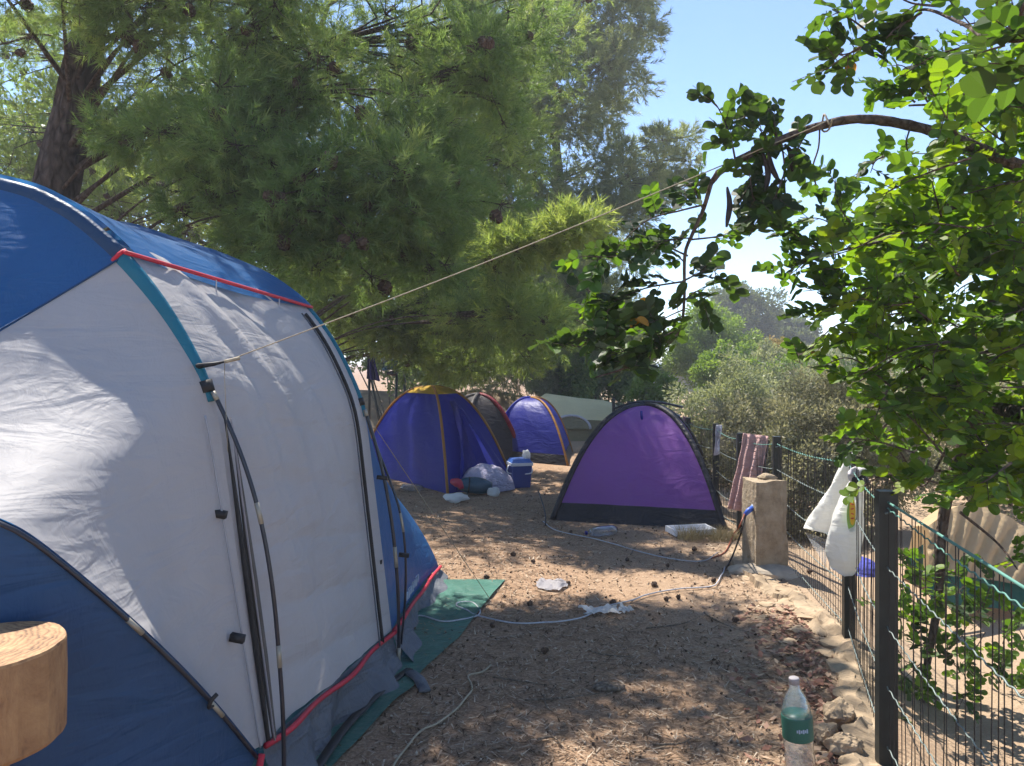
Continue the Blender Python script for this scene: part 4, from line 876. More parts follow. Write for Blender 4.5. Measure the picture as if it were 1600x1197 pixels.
def pine(name, label, trunk, tr, blobs, per, nn, L, nl, wd, mat, cones=0, group=None, sub=9, droop=.15, keepf=None, limb_r=.035, tuftr=.5):
    """trunk: points; blobs: (centre, radius, weight)"""
    root = empty(name, (trunk[0][0], trunk[0][1], 0), label, 'tree', group)
    tc_ = curve(trunk, 40); jig = .02*tr*np.stack([fbm(np.arange(40)*.5, np.zeros(40), 1, 1), fbm(np.arange(40)*.5, np.zeros(40), 1, 2), np.zeros(40)], -1)
    tq = curve(tc_[::4]+jig[::4]*6, 150); V, Fc = tube(tq, [tr*1.25, tr*1.02, tr*.9, tr*.7, tr*.4, tr*.12], 30); V = np.array(V)
    ctr_ = np.repeat(tq, 30, 0); od_ = norm(V-ctr_); aa_ = np.tile(np.arange(30)*.2094, 150); zz_ = V[:, 2]
    pl_ = np.clip(np.abs(fbm(np.cos(aa_)*3.2, np.sin(aa_)*3.2+zz_*1.6, 2.2, 5)), 0, .5)*2-.4+.35*fbm(np.cos(aa_)*7+zz_*3, np.sin(aa_)*7, 2.0, 6)
    V = V+od_*(tr*.10*pl_)[:, None]; mesh('trunk', V, Fc, M['bark_pine'], root, False)
    protos = shoot_protos(nn, L, nl, wd); lm = MB(); tw = []
    POS, DIR, VAL = [], [], []
    for bb in blobs:
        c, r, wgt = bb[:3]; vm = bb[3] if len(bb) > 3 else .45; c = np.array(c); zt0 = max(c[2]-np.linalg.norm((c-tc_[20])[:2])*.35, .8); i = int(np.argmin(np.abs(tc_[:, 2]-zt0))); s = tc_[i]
        mid = lerp(s, c, .55)+ZZ*.18*np.linalg.norm(c-s)*.5
        lp = curve([s, mid, c], 14); lm.tube(lp, [limb_r*min(1.6, .6+.25*np.linalg.norm(c-s)), limb_r*.4, .008], 6)
        ns = max(3, int(sub*wgt)); sc_ = norm(rng.normal(size=(ns, 3)))*(rng.random((ns, 1))**.45)*r*np.array([1, 1, .72]); sc_[:, 2] -= droop*r*rng.random(ns)
        for q in sc_:
            qc = c+q; qr = r*rng.uniform(.30, .52)*tuftr*1.6; k_ = max(4, int(per*wgt/ns)); dv = norm(rng.normal(size=(k_, 3))+norm(q+1e-4)*.55+np.array([0, 0, .12])); rad_ = qr*rng.random(k_)**.55
            pos = qc+dv*rad_[:, None]*np.array([1, 1, .75]); POS.append(pos); DIR.append(dv+np.array([0, 0, .15])+rng.normal(0, .35, (k_, 3)))
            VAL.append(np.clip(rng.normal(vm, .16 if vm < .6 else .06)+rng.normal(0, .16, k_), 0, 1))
            bend = lerp(c, qc, .5)+norm(rng.normal(size=3))*.12*r; lm.tube(curve([lp[-4], bend, qc], 6), [.012, .005], 4, cap=False)
            for p_ in pos[:: max(1, k_//7)]: tw.append((qc, p_))
    POS, DIR, VAL = np.concatenate(POS), np.concatenate(DIR), np.concatenate(VAL)
    if keepf is not None: kf = keepf(POS); POS, DIR, VAL = POS[kf], DIR[kf], VAL[kf]
    T_ = shoots(POS, DIR, protos, rng.uniform(.75, 1.2, len(POS))); n_, k_ = T_.shape[:2]
    soup('crown', T_.reshape(-1, 3, 3), mat, root, np.clip(np.repeat(VAL, k_)+rng.normal(0, .06, n_*k_), 0, 1))
    for a, b in tw: lm.tube([a, (a+b)/2+rng.normal(0, .01, 3), b], [.005, .002], 3, cap=False)
    lm.build('limbs', M['bark_thin'], root)
    if cones:
        ck = rng.choice(len(POS), cones, replace=False); cm = cone_mesh()
        for i in ck:
            o = link('cone', cm, root); o.location = Vector(POS[i])-Vector((0, 0, .02)); o.scale = [random.uniform(1.0, 1.5)]*3; o.rotation_euler = (random.uniform(1.2, 3.4), random.uniform(-.8, .8), random.random()*6)
    return root
_cm = []
def cone_mesh():
    if _cm: return _cm[0]
    V, Fc = [], []; nr, ns_ = 9, 8
    prof_ = [(.004, 0), (.026, .012), (.034, .022), (.030, .03), (.036, .04), (.028, .05), (.029, .058), (.018, .068), (.019, .076), (.004, .085)]
    for j, (r, z) in enumerate(prof_):
        for k_ in range(10):
            a = 2*math.pi*(k_+.5*(j//2 % 2))/10; rr_ = r*(1.14 if k_ % 2 else .86); V.append((rr_*math.cos(a), rr_*math.sin(a), z-.04))
    for j in range(len(prof_)-1):
        for k_ in range(10): Fc.append((j*10+k_, j*10+(k_+1) % 10, (j+1)*10+(k_+1) % 10, (j+1)*10+k_))
    me = bpy.data.meshes.new('cone'); me.from_pydata(V, [], Fc); me.materials.append(M['cone']); _cm.append(me); return me
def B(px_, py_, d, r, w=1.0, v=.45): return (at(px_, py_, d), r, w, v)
near = [B(235, 40, 5.6, .55), B(330, -40, 5.4, .7, 1.2), B(430, 50, 5.5, .75, 1.3), B(250, 190, 5.5, .45, .8), B(345, 190, 5.2, .5), B(420, 240, 5.0, .5, 1.1), B(530, 130, 5.5, .65, 1.2), B(630, 50, 5.8, .7, 1.2),
        B(480, 310, 4.9, .46, 1.2), B(590, 285, 5.1, .5, 1.2), B(660, 230, 5.4, .5, 1.1), B(350, 310, 5.3, .42, .9), B(555, 385, 5.3, .4, 1), B(650, 370, 5.4, .38, .9), B(745, 130, 5.9, .5, .9), B(790, 40, 6.2, .6, .9), B(440, 385, 5.5, .36, .8), B(170, -40, 5.2, .5, .8),
        B(720, 300, 5.7, .38, .7), B(40, -60, 5.4, .5, .7), B(30, 60, 6.6, .4, .35)]
above = [((-1.9, 5.8, 4.6), .75, 0.62), ((-.9, 5.4, 4.5), .7, 0.35), ((-2.9, 5.2, 4.8), .8, 0.62), ((-1.2, 6.6, 5.4), .8, 0.62), ((-4.2, 5.0, 4.9), .8, 0.56), ((-.3, 6.4, 5.2), .65, 0.43), ((-2.6, 4.2, 4.4), .7, 0.50), ((-3.8, 4.0, 4.5), .7, 0.43), ((-1.4, 4.6, 4.2), .55, 0.25)]
pine('pine_tree', 'nearest pine with a thick leaning trunk behind the large tent', [(-4.25, 6.3, -.1), (-4.05, 6.3, 1.8), (-3.78, 6.3, 3.1), (-3.52, 6.3, 4.3), (-3.3, 6.35, 5.4), (-3.15, 6.4, 6.4), (-3.1, 6.4, 7.0)], .205, near+above, 430, 32, .17, .088, .0026, M['needle1'], 110, sub=13, tuftr=.5, limb_r=.02)
mid = [B(60, 200, 10, .9, .7), B(150, 330, 9.6, .7, .5), B(250, 330, 9.6, .6, .5), B(360, 370, 9.4, .6, .6), B(420, 120, 10.5, 1.0, .9), B(560, 220, 10, .9, 1), B(690, 120, 10, 1.0, 1.2), B(740, 260, 9.6, .8, 1.1), B(520, 455, 9.4, .5, .9), B(610, 490, 9.4, .5, 1), B(680, 480, 9.2, .65, 1.1), B(760, 430, 9.0, .6, 1.1), B(830, 385, 7.0, .22, .55, .78), B(885, 366, 6.9, .17, .4, .85), B(775, 405, 7.1, .24, .55, .7), B(905, 360, 6.9, .12, .25, .85), B(815, 490, 7.4, .26, .6, .6), B(760, 500, 7.9, .3, .5), B(780, 520, 9.3, .6, 1.0), B(660, 540, 9.9, .36, .8), B(730, 550, 9.9, .4, .8), B(700, 360, 9.4, .6, 1), B(600, 400, 9.6, .6, .8), B(830, 480, 9.4, .42, .8), B(880, 60, 10.8, .9, 1), B(800, 200, 10.2, .8, 1), B(520, -60, 10.5, 1.2, 1.2), B(700, -80, 10.5, 1.2, 1.2), B(300, 40, 11, 1, .6), ((-1.9, 9.6, 5.2), .7, .6), ((-1.2, 9.0, 5.0), .5, .5), ((-2.6, 8.6, 5.0), .7, .6), ((-.5, 9.3, 5.3), .4, .35), B(545, 500, 10.5, .35, .6), B(30, 90, 10.5, .9, .8), B(110, 20, 11, .9, .7), B(200, 140, 11, .9, .8), B(30, 280, 10.5, .7, .6), B(280, 240, 10.4, .8, .9), B(440, 300, 10, .8, .9), B(120, 180, 11, .9, .8), B(690, 555, 10.4, .36, .6), B(790, 548, 10.5, .38, .7), B(840, 530, 10.4, .42, .8)]  # raised v on the front bough blobs: sunlight painted into the needle colour
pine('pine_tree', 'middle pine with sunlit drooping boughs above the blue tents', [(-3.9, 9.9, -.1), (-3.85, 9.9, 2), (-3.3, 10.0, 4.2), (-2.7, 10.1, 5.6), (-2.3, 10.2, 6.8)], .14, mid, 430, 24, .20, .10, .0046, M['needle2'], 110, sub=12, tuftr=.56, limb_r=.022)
farb = []
def edge_x(py): return float(np.interp(py, [-400, 0, 90, 180, 210, 250, 330, 430, 520, 580], [960, 985, 975, 955, 1000, 1040, 1010, 985, 960, 940]))
for py_ in range(-110, 560, 74):
    ex = edge_x(py_); nb = 6
    for k_ in range(nb):
        f = (k_+random.uniform(.1, .9))/nb; x_ = 690+(ex-690)*f; d_ = random.uniform(16.4, 19.0); r_ = random.uniform(.8, 1.35)*(.75 if f > .7 else 1); farb.append(B(x_, py_+random.uniform(-20, 20), d_, r_, 1))
farb += [B(1005, -10, 18.1, 0.49, .5), B(1000, 60, 18.1, 0.42, .5), B(985, 130, 18.1, 0.44, .5), B(1045, 225, 18.1, 0.47, .5), B(1075, 245, 18.3, 0.31, .35), B(1062, 215, 18.1, 0.28, .3), B(1020, 300, 18.1, 0.56, .6), B(1050, 290, 18.2, 0.35, .4), B(960, 540, 18.1, 0.69, .8), B(900, 560, 18.1, 0.69, .8), B(940, 590, 18.3, 0.56, .6)]
pine('pine_tree', 'tall far pine whose crown edge stands against the sky', [(1.25, 19.0, -.1), (1.3, 19.0, 2), (1.2, 19, 5), (1.1, 19, 7.5), (1.0, 19, 9.5)], .22, farb, 330, 22, .30, .15, .0080, M['needle3'], 50, sub=11, tuftr=.62, limb_r=.022)

# ------------------------------------------------------------------ broadleaf: leaf cards with real outline
def leaf_polys(pos, ax_, nrm_, L, wr=.36, fold=None):
    """two folded halves of 5 corners per leaf"""
    fold = rng.uniform(-.15, .6, (len(pos), 1)) if fold is None else fold; curl = rng.uniform(-.05, .2, (len(pos), 1)); sd_ = norm(np.cross(nrm_, ax_)); L = L[:, None]; W_ = L*wr
    pt_ = lambda f, s: pos+ax_*L*f+sd_*W_*s+nrm_*W_*abs(s)*fold
    tip = pt_(1, 0)-nrm_*L*curl; b = pos
    fs = ((.08, .5), (.22, .82), (.42, .98), (.62, 1), (.82, .8), (.94, .45))
    h1 = np.stack([b]+[pt_(f, s) for f, s in fs]+[tip], 1); h2 = np.stack([b, tip]+[pt_(f, -s) for f, s in fs[::-1]], 1)
    return h1, h2
def pinnate(base, d, up, n=4, L=.05, gap=.026):
    """positions, axes, normals of the leaflets of one carob leaf"""
    d = d/np.linalg.norm(d); sd_ = np.cross(d, up); sd_ /= np.linalg.norm(sd_)+1e-9; nr = np.cross(sd_, d); P, A_, N_, S = [], [], [], []
    for k_ in range(n):
        c = base+d*(.025+gap*k_)-nr*(.0018*k_*k_)
        for s in (-1, 1):
            P.append(c); a_ = sd_*s*.85+d*.45+rng.normal(0, .14, 3); A_.append(a_/np.linalg.norm(a_)); nv = nr+rng.normal(0, .22, 3); N_.append(nv/np.linalg.norm(nv)); S.append(L*random.uniform(.68, 1.2)*(.8+.08*k_))
    return P, A_, N_, S
class Leaves:
    def __init__(s): s.P, s.A, s.N, s.S, s.V = [], [], [], [], []; s.tw = MB()
    def twig(s, pts, nleaf, L=.05, r=(.004, .0015), v=.5, spread=.9, start=.1, n=4, hang=0.0):
        c = curve(pts, 16); s.tw.tube(c, list(r), 5)
        for i in range(nleaf):
            f = start+(1-start)*(i+random.random()*.6)/nleaf; k_ = min(int(f*15), 14); b = c[k_]; t = c[k_+1]-c[k_]; t /= np.linalg.norm(t)+1e-9
            rd = norm(rng.normal(size=3)); d = t*.6+rd*spread+ZZ*(.15-hang); up = ZZ*.8+norm(rng.normal(size=3))*.55
            d /= np.linalg.norm(d); s.tw.tube([b, b+d*.06, b+d*.11], [.0018, .001], 3, cap=False)
            P, A_, N_, S = pinnate(b, d, up, random.choice((n-1, n, n)), L, L*.52); s.P += P; s.A += A_; s.N += N_; s.S += S; s.V += list(np.clip(rng.normal(v, .2)+rng.normal(0, .12, len(P)), 0, 1))
cr = Leaves()
limb = MB()
carob = empty('carob_tree', (2.75, 3.35, -.1), 'carob tree with round glossy leaves and an arching bough at the right', 'tree')
def lp(*q): return [at(a, b, d) for a, b, d in q]
tk = curve([(2.9, 3.4, -.15), (2.75, 3.35, .5), (2.45, 3.2, 1.05), (2.25, 3.05, 1.5), (2.2, 2.9, 2.0), (2.15, 2.85, 2.4), (2.25, 2.8, 2.9), (2.2, 2.7, 3.2)], 40); mesh('trunk', *tube(tk, [.14, .12, .115, .09, .055, .03, .012], 14), M['bark_carob'], carob)
bough = curve(lp((1660, 275, 2.75), (1590, 258, 2.7), (1520, 228, 2.66), (1440, 200, 2.64), (1345, 186, 2.64), (1270, 200, 2.66), (1190, 232, 2.68), (1130, 265, 2.70), (1108, 290, 2.72)), 50)
V, Fc = tube(bough, [.026, .022, .018, .016, .014, .010], 10); V = np.array(V)+rng.normal(0, .0012, (len(V), 3)); mesh('bough', V, Fc, M['bark_carob'], carob)
drop = curve(lp((1112, 283, 2.71), (1098, 330, 2.73), (1080, 370, 2.75), (1070, 400, 2.76), (1069, 470, 2.78), (1062, 515, 2.8), (1035, 545, 2.82), (985, 572, 2.84), (930, 590, 2.85)), 40); mesh('bough', *tube(drop, [.0085, .0065, .0055, .0045, .003], 8), M['bark_carob'], carob)
for pts, r in ((lp((1640, 330, 2.9), (1560, 315, 2.9), (1470, 330, 2.9), (1400, 370, 2.92), (1310, 392, 2.95)), .011), (lp((1640, 440, 2.9), (1580, 460, 2.8), (1545, 470, 2.75)), .017), (lp((1650, 520, 3.0), (1560, 545, 2.95), (1480, 570, 2.9), (1410, 610, 2.9)), .009), (lp((1620, 650, 2.9), (1545, 640, 3.2), (1515, 670, 3.3), (1482, 770, 3.4), (1470, 850, 3.45), (1466, 940, 3.5), (1450, 1030, 3.5), (1440, 1105, 3.5)), .030),
               (lp((1600, 770, 3.0), (1530, 745, 3.1), (1450, 735, 3.1), (1370, 745, 3.05)), .007), (lp((1500, 800, 3.3), (1560, 850, 3.3), (1590, 890, 3.2)), .007), (lp((1625, -30, 1.6), (1560, 60, 1.7), (1500, 35, 1.9), (1440, 15, 2.1), (1380, 45, 2.2), (1330, 65, 2.25)), .006), (lp((1640, 120, 2.7), (1560, 130, 2.7), (1470, 160, 2.7), (1420, 165, 2.7)), .008), (lp((1480, 700, 3.3), (1440, 760, 3.2), (1400, 700, 3.1), (1330, 685, 3.0)), .005)):
    mesh('bough', *tube(curve(pts, 26), [r, r*.8, r*.45], 7), M['bark_carob'], carob)
# sprays whose shape shows against the sky: (points, leaves, leaf length)
SPR = [(lp((1420, 15, 2.15), (1370, 60, 2.2), (1320, 85, 2.2), (1275, 78, 2.2)), 11, .042), (lp((1370, 60, 2.2), (1330, 30, 2.2), (1300, 15, 2.2)), 6, .042), (lp((1350, 70, 2.2), (1310, 95, 2.2), (1290, 110, 2.2)), 6, .042), (lp((1440, 20, 2.1), (1400, 45, 2.1), (1385, 60, 2.1)), 5, .042), (lp((1470, 10, 2.0), (1425, 5, 2.05), (1395, -10, 2.05)), 5, .042),
       (lp((1150, 255, 2.7), (1140, 210, 2.7), (1120, 165, 2.7), (1100, 150, 2.7)), 9, .046), (lp((1140, 220, 2.7), (1160, 190, 2.7), (1165, 165, 2.7)), 6, .044), (lp((1215, 220, 2.68), (1208, 190, 2.68), (1200, 170, 2.68)), 6, .044), (lp((1205, 225, 2.68), (1195, 290, 2.68), (1185, 340, 2.68), (1170, 370, 2.7)), 11, .052), (lp((1220, 215, 2.68), (1225, 270, 2.66), (1205, 320, 2.66)), 8, .052),
       (lp((1100, 320, 2.73), (1060, 330, 2.75), (1010, 345, 2.78), (960, 390, 2.8)), 10, .052), (lp((1075, 400, 2.76), (1020, 380, 2.78), (960, 400, 2.8), (900, 400, 2.8)), 12, .052), (lp((1068, 440, 2.77), (1010, 450, 2.8), (950, 470, 2.8), (900, 440, 2.82)), 12, .052), (lp((1066, 440, 2.77), (1110, 420, 2.75), (1120, 435, 2.75)), 5, .052), (lp((1075, 375, 2.76), (1120, 370, 2.72), (1170, 360, 2.72), (1200, 340, 2.7)), 6, .046), (lp((1066, 500, 2.8), (1010, 505, 2.82), (950, 520, 2.82), (900, 500, 2.82)), 12, .052), (lp((1062, 515, 2.8), (1000, 540, 2.82), (940, 560, 2.85)), 9, .052), (lp((1000, 560, 2.84), (975, 570, 2.84), (995, 580, 2.84)), 5, .05), (lp((1050, 530, 2.81), (1010, 555, 2.84), (1015, 580, 2.84)), 5, .048), (lp((1069, 470, 2.78), (1090, 455, 2.76), (1100, 470, 2.76)), 4, .052), (lp((1100, 330, 2.73), (1080, 290, 2.73), (1060, 300, 2.73)), 5, .048), (lp((960, 470, 2.8), (910, 540, 2.82), (870, 520, 2.82)), 7, .05),
       (lp((1310, 392, 2.95), (1270, 400, 2.95), (1240, 425, 2.95), (1225, 435, 2.95)), 8, .05), (lp((1330, 380, 2.95), (1290, 345, 2.95), (1250, 340, 2.95)), 8, .05), (lp((1350, 375, 2.9), (1310, 320, 2.9), (1305, 280, 2.9)), 8, .048), (lp((1300, 395, 2.95), (1260, 380, 2.95), (1195, 330, 2.9)), 8, .05), (lp((1400, 240, 2.8), (1370, 250, 2.8), (1360, 270, 2.8)), 5, .044), (lp((1430, 160, 2.7), (1395, 130, 2.7), (1385, 140, 2.7)), 7, .046), (lp((1450, 160, 2.7), (1420, 110, 2.7), (1400, 100, 2.7)), 7, .046), (lp((1480, 160, 2.7), (1480, 110, 2.7), (1470, 90, 2.7)), 6, .046), (lp((1400, 610, 2.9), (1330, 560, 2.9), (1275, 575, 2.9), (1240, 562, 2.9)), 8, .05), (lp((1360, 470, 2.9), (1300, 480, 2.9), (1265, 500, 2.9)), 8, .05), (lp((1360, 440, 2.9), (1300, 450, 2.9), (1255, 455, 2.9)), 8, .05), (lp((1390, 660, 2.95), (1345, 690, 2.95), (1320, 690, 2.95)), 6, .05), (lp((1420, 740, 3.0), (1375, 745, 3.0), (1350, 760, 3.0)), 5, .05), (lp((1690, 95, 1.2), (1640, 100, 1.2), (1600, 112, 1.2)), 2, .055), (lp((1640, 50, 1.5), (1590, 65, 1.55), (1540, 60, 1.6)), 4, .05), (lp((1620, 20, 1.7), (1560, 30, 1.75), (1500, 40, 1.8)), 5, .05)]
for pts, nl_, L_ in SPR: cr.twig(pts, nl_, L_, v=.16 if pts[0][0] < 1.15 else .42, spread=.75)
for _ in range(7):
    k_ = random.randint(8, 34); b_ = drop[k_]; d_ = norm(np.array([random.uniform(-1, .1), random.uniform(-.4, .4), random.uniform(-.5, .6)])); cr.twig([b_, b_+d_*.08, b_+d_*.17-ZZ*.02], 4, .047, v=.16, r=(.003, .001))
for _ in range(3):
    k_ = random.randint(30, 47); b_ = bough[k_]; d_ = norm(np.array([random.uniform(-.7, .5), random.uniform(-.5, .5), random.choice((-1, 1))*random.uniform(.5, 1)])); cr.twig([b_, b_+d_*.07, b_+d_*.15-ZZ*.02], 4, .045, v=.18, r=(.003, .001))
# the dense mass on the right
def inmass(x, y): return x > np.interp(y, [-50, 90, 180, 260, 300, 350, 400, 470, 560, 620, 700, 760, 820], [1500, 1450, 1440, 1420, 1375, 1345, 1320, 1300, 1300, 1325, 1360, 1420, 1480])
k_ = 0
while k_ < 190:
    x_, y_ = random.uniform(1270, 1680), random.uniform(60, 800)
    if not inmass(x_, y_) or (y_ > 700 and random.random() < .55) or (y_ < 250 and random.random() < .5): continue
    d_ = random.uniform(2.35, 3.7); p0 = at(x_, y_, d_); dr = norm(np.array([-.8, random.uniform(-.5, .3), random.uniform(-.5, .5)])+rng.normal(0, .3, 3)); l_ = random.uniform(.15, .32)
    cr.twig([p0-dr*l_*.5, p0+ZZ*random.uniform(-.02, .03), p0+dr*l_*.5], random.randint(5, 8), random.uniform(.042, .054), v=.64, spread=.8); k_ += 1
for _ in range(44):
    x_, y_ = random.uniform(1400, 1660), random.uniform(640, 860); d_ = random.uniform(2.7, 3.6)
    if y_ > 700+(x_-1400)*.62: continue
    p0 = at(x_, y_, d_); dr = norm(np.array([-.8, random.uniform(-.5, .3), random.uniform(-.5, .5)])+rng.normal(0, .3, 3)); l_ = random.uniform(.12, .28)
    cr.twig([p0-dr*l_*.5, p0+ZZ*random.uniform(-.02, .03), p0+dr*l_*.5], random.randint(4, 7), random.uniform(.036, .05), v=.66, spread=.8)
for _ in range(90):
    p0 = np.array([random.uniform(2.0, 3.5), random.uniform(2.0, 4.0), random.uniform(1.3, 3.5)]); dr = norm(rng.normal(size=3)); l_ = random.uniform(.15, .35)
    if HX+F*p0[0]/p0[1] < 1580 or np.linalg.norm((p0-np.array([2.6, 3.0, 2.4]))/np.array([1.0, 1.0, 1.15])) > 1: continue
    cr.twig([p0-dr*l_*.5, p0+ZZ*random.uniform(-.02, .03), p0+dr*l_*.5], random.randint(5, 8), random.uniform(.042, .054), v=.55, spread=.8)
# sapling leaves along the stem behind the fence
for _ in range(50):
    y_ = random.uniform(870, 1110); x_ = np.interp(y_, [800, 1110], [1475, 1440])+random.gauss(25, 65); d_ = random.uniform(3.2, 3.7); p0 = at(min(max(x_, 1395), 1590), y_, d_); dr = norm(rng.normal(size=3)); cr.twig([p0-dr*.06, p0, p0+dr*.08], 3, random.uniform(.034, .044), v=.45, r=(.0025, .001))
P_, A_, N_, S_, V_ = (np.array(k) for k in (cr.P, cr.A, cr.N, cr.S, cr.V)); A_ = norm(A_); N_ = norm(N_-A_*(N_*A_).sum(1)[:, None])
px_ = HX+F*P_[:, 0]/P_[:, 1]; py_ = HY-F*(P_[:, 2]-CH)/P_[:, 1]; vis = (px_ > 0) & (px_ < 1600) & (py_ > 0) & (py_ < 1197)
score = np.where(vis, S_/P_[:, 1]*np.where(px_ < 1330, 1.35, 1.0), 0); big = np.argsort(-score)[:300]; rest = np.setdiff1d(np.arange(len(P_)), big)
h1, h2 = leaf_polys(P_[rest], A_[rest], N_[rest], S_[rest], .40)
tag(soup('crown', np.concatenate([h1, h2]), M['carobleaf'], carob, np.tile(V_[rest], 2)), kind='stuff')
cr.tw.build('twigs', M['bark_carob'], carob)
lmesh = []
for k_ in range(8):
    h1, h2 = leaf_polys(np.zeros((1, 3)), np.array([[1.0, 0, 0]]), np.array([[0, 0, 1.0]]), np.ones(1), .40, .1+.06*k_); me_o = soup('leaf', np.concatenate([h1, h2]), M['carobleaf'] if k_ < 7 else M['yleaf'], None, np.full(2, k_/6 if k_ < 7 else .5)); lmesh.append(me_o.data); bpy.data.objects.remove(me_o)
inv = parent_world(carob).inverted()
for i in big:
    vi = int(round(V_[i]*6)); vi = 7 if random.random() < .014 else vi
    o = bpy.data.objects.new('leaf', lmesh[vi]); C.objects.link(o); o.parent = carob; o.matrix_parent_inverse = inv
    R = Matrix((A_[i], np.cross(N_[i], A_[i]), N_[i])).transposed().to_4x4(); o.matrix_basis = Matrix.Translation(Vector(P_[i])) @ R @ Matrix.Scale(float(S_[i]), 4)
# pods and a dangling tendril
for q in (((1136, 292), (1140, 320), (1135, 355)), ((1200, 235), (1206, 262), (1218, 285)), ((1226, 225), (1236, 240), (1238, 268)), ((1192, 238), (1200, 270), (1196, 300))):
    MB().tube(curve([at(a, b, 2.66) for a, b in q], 10), [.004, .009, .011, .010, .004], 7, (np.array([0, 1.0, 0]), .5)).build('pod', M['pod'], carob)
MB().tube(curve(lp((1281, 196, 2.66), (1279, 230, 2.66), (1270, 262, 2.66), (1275, 290, 2.66)), 16), .003, 5).build('tendril', M['bark_carob'], carob)
MB().tube(curve(lp((1422, 200, 2.62), (1416, 225, 2.6), (1424, 250, 2.6)), 10), .003, 5).build('tendril', M['bark_carob'], carob)
# guy line tent -> bough
g1 = lp((1120, 262, 2.66))[0]; gp = np.array([gq2, lerp(gq2, g1, .5)-ZZ*.012, g1, *lp((1200, 228, 2.63), (1262, 203, 2.62), (1290, 190, 2.62))]); gl = empty('guy_rope', tuple(gq2), 'taut tan rope from the large tent up to the carob bough', 'rope')
MB().tube(curve(gp, 50), .0020, 6).build('rope', M['cordbrown'], gl); MB().tube(curve([gq2, gq2+np.array([.05, 0, .012])], 6), .006, 6).build('knot', M['cordbrown'], gl)
kn = lp((1290, 190, 2.64))[0]; MB().tube(curve([kn+np.array([0, -.03, -.02]), kn+np.array([-.005, 0, .026]), kn+np.array([0, .03, -.02]), kn+np.array([.01, 0, -.03]), kn+np.array([.012, -.03, .0])], 16), .0035, 5).build('knot', M['cordbrown'], gl)
MB().tube(curve([gq2, gq2+np.array([.0, 0, -.06]), gq2+np.array([.01, 0, -.3])], 10), .0012, 4).build('loose_end', M['cordbrown'], gl)

# ------------------------------------------------------------------ SHRUBS AND FAR TREES
def bush(name, label, base, blobs, n, L, mat, group=None, wr=.2, trunk=None, bark='bark_grey', shell=.5, quad=True, fine=14):
    root = empty(name, (base[0], base[1], base[2]), label, 'tree' if trunk else 'shrub', group); pos, val, dr = [], [], []
    tot = sum(r**2*w for _, r, w in blobs); lm = MB(); base = np.array(base)
    for c, r, w in blobs:
        c = np.array(c, float); k_ = int(n*r*r*w/tot); ns = fine; sc_ = norm(rng.normal(size=(ns, 3)))*rng.uniform(.35, 1, (ns, 1))*r*np.array([1, 1, .8]); id_ = rng.integers(0, ns, k_); dv = norm(rng.normal(size=(k_, 3)))
        p = c+sc_[id_]+dv*(rng.random(k_)**shell*r*.42)[:, None]; pos.append(p); dr.append(norm(dv+rng.normal(0, .5, (k_, 3))+norm(sc_[id_])*.5)); val.append(np.clip(rng.normal(.5, .13, ns)[id_]+rng.normal(0, .17, k_), 0, 1))
        sp = base+(np.array([0, 0, trunk]) if trunk else 0)*np.array([1, 1, 1.0]); rr_ = max(.012, r*.05); lm.tube(curve([sp, lerp(sp, c, .5)+rng.normal(0, .06*r, 3), c], 8), [rr_, rr_*.3], 5)
        for q in sc_[::3]: lm.tube([c, c+q*.95], [rr_*.3, rr_*.1], 3, cap=False)
    pos, dr, val = np.concatenate(pos), np.concatenate(dr), np.concatenate(val); k_ = len(pos); keep = pos[:, 2] > base[2]-.1
    pos, dr, val = pos[keep], dr[keep], val[keep]; k_ = len(pos); s = norm(np.cross(dr, rng.normal(size=(k_, 3)))); l = L*rng.uniform(.6, 1.3, k_)[:, None]
    T_ = np.stack([pos-dr*l*.5, pos+s*l*wr, pos+dr*l*.5, pos-s*l*wr], 1); soup('crown', T_, mat, root, val)
    if trunk: lm.tube(curve([base-np.array([0, 0, .1]), base+np.array([.05, 0, trunk*.6]), base+np.array([0, 0, trunk])], 8), [max(.03, trunk*.06), max(.02, trunk*.04)], 8)
    lm.build('trunk' if trunk else 'stems', M[bark], root); return root
# olive / mastic shrubs just beyond the fence
def zb(p): p = np.array(p, float); p[2] = float(zg(p[0:1], p[1:2])[0]); return p
bush('olive_shrub', 'dry grey-olive shrub directly behind the pink towel', zb((2.6, 7.0, 0)), [(at(1190, 720, 7.2), .42, 1), (at(1240, 690, 7.3), .45, 1), (at(1160, 665, 7.6), .36, .8), (at(1220, 780, 7.0), .42, 1), (at(1280, 740, 7.0), .45, 1), (at(1130, 720, 7.9), .36, .7), (at(1270, 800, 6.7), .4, .8)], 34000, .040, M['olive_leaf'], 'olive shrubs beyond the fence')
bush('olive_shrub', 'brownish olive shrub behind the hanging white bags', zb((3.3, 7.2, 0)), [(at(1300, 650, 7.4), .5, 1), (at(1350, 690, 7.2), .5, 1), (at(1280, 610, 7.6), .35, .8), (at(1340, 620, 7.5), .4, .8), (at(1390, 740, 7), .5, 1), (at(1430, 660, 7.4), .5, 1), (at(1330, 770, 6.9), .45, .9)], 34000, .040, M['olive_leaf'], 'olive shrubs beyond the fence')
bush('olive_shrub', 'pale sage shrub right of the purple tent peak', zb((2.75, 10, 0)), [(at(1100, 640, 9.8), .45, 1), (at(1140, 620, 10), .5, 1), (at(1080, 660, 9.5), .35, .8), (at(1180, 640, 9.8), .5, 1), (at(1120, 690, 9.4), .42, 1), (at(1210, 620, 10.2), .45, .9), (at(1150, 585, 10.4), .4, .8)], 24000, .045, M['sagegreen'], 'olive shrubs beyond the fence')
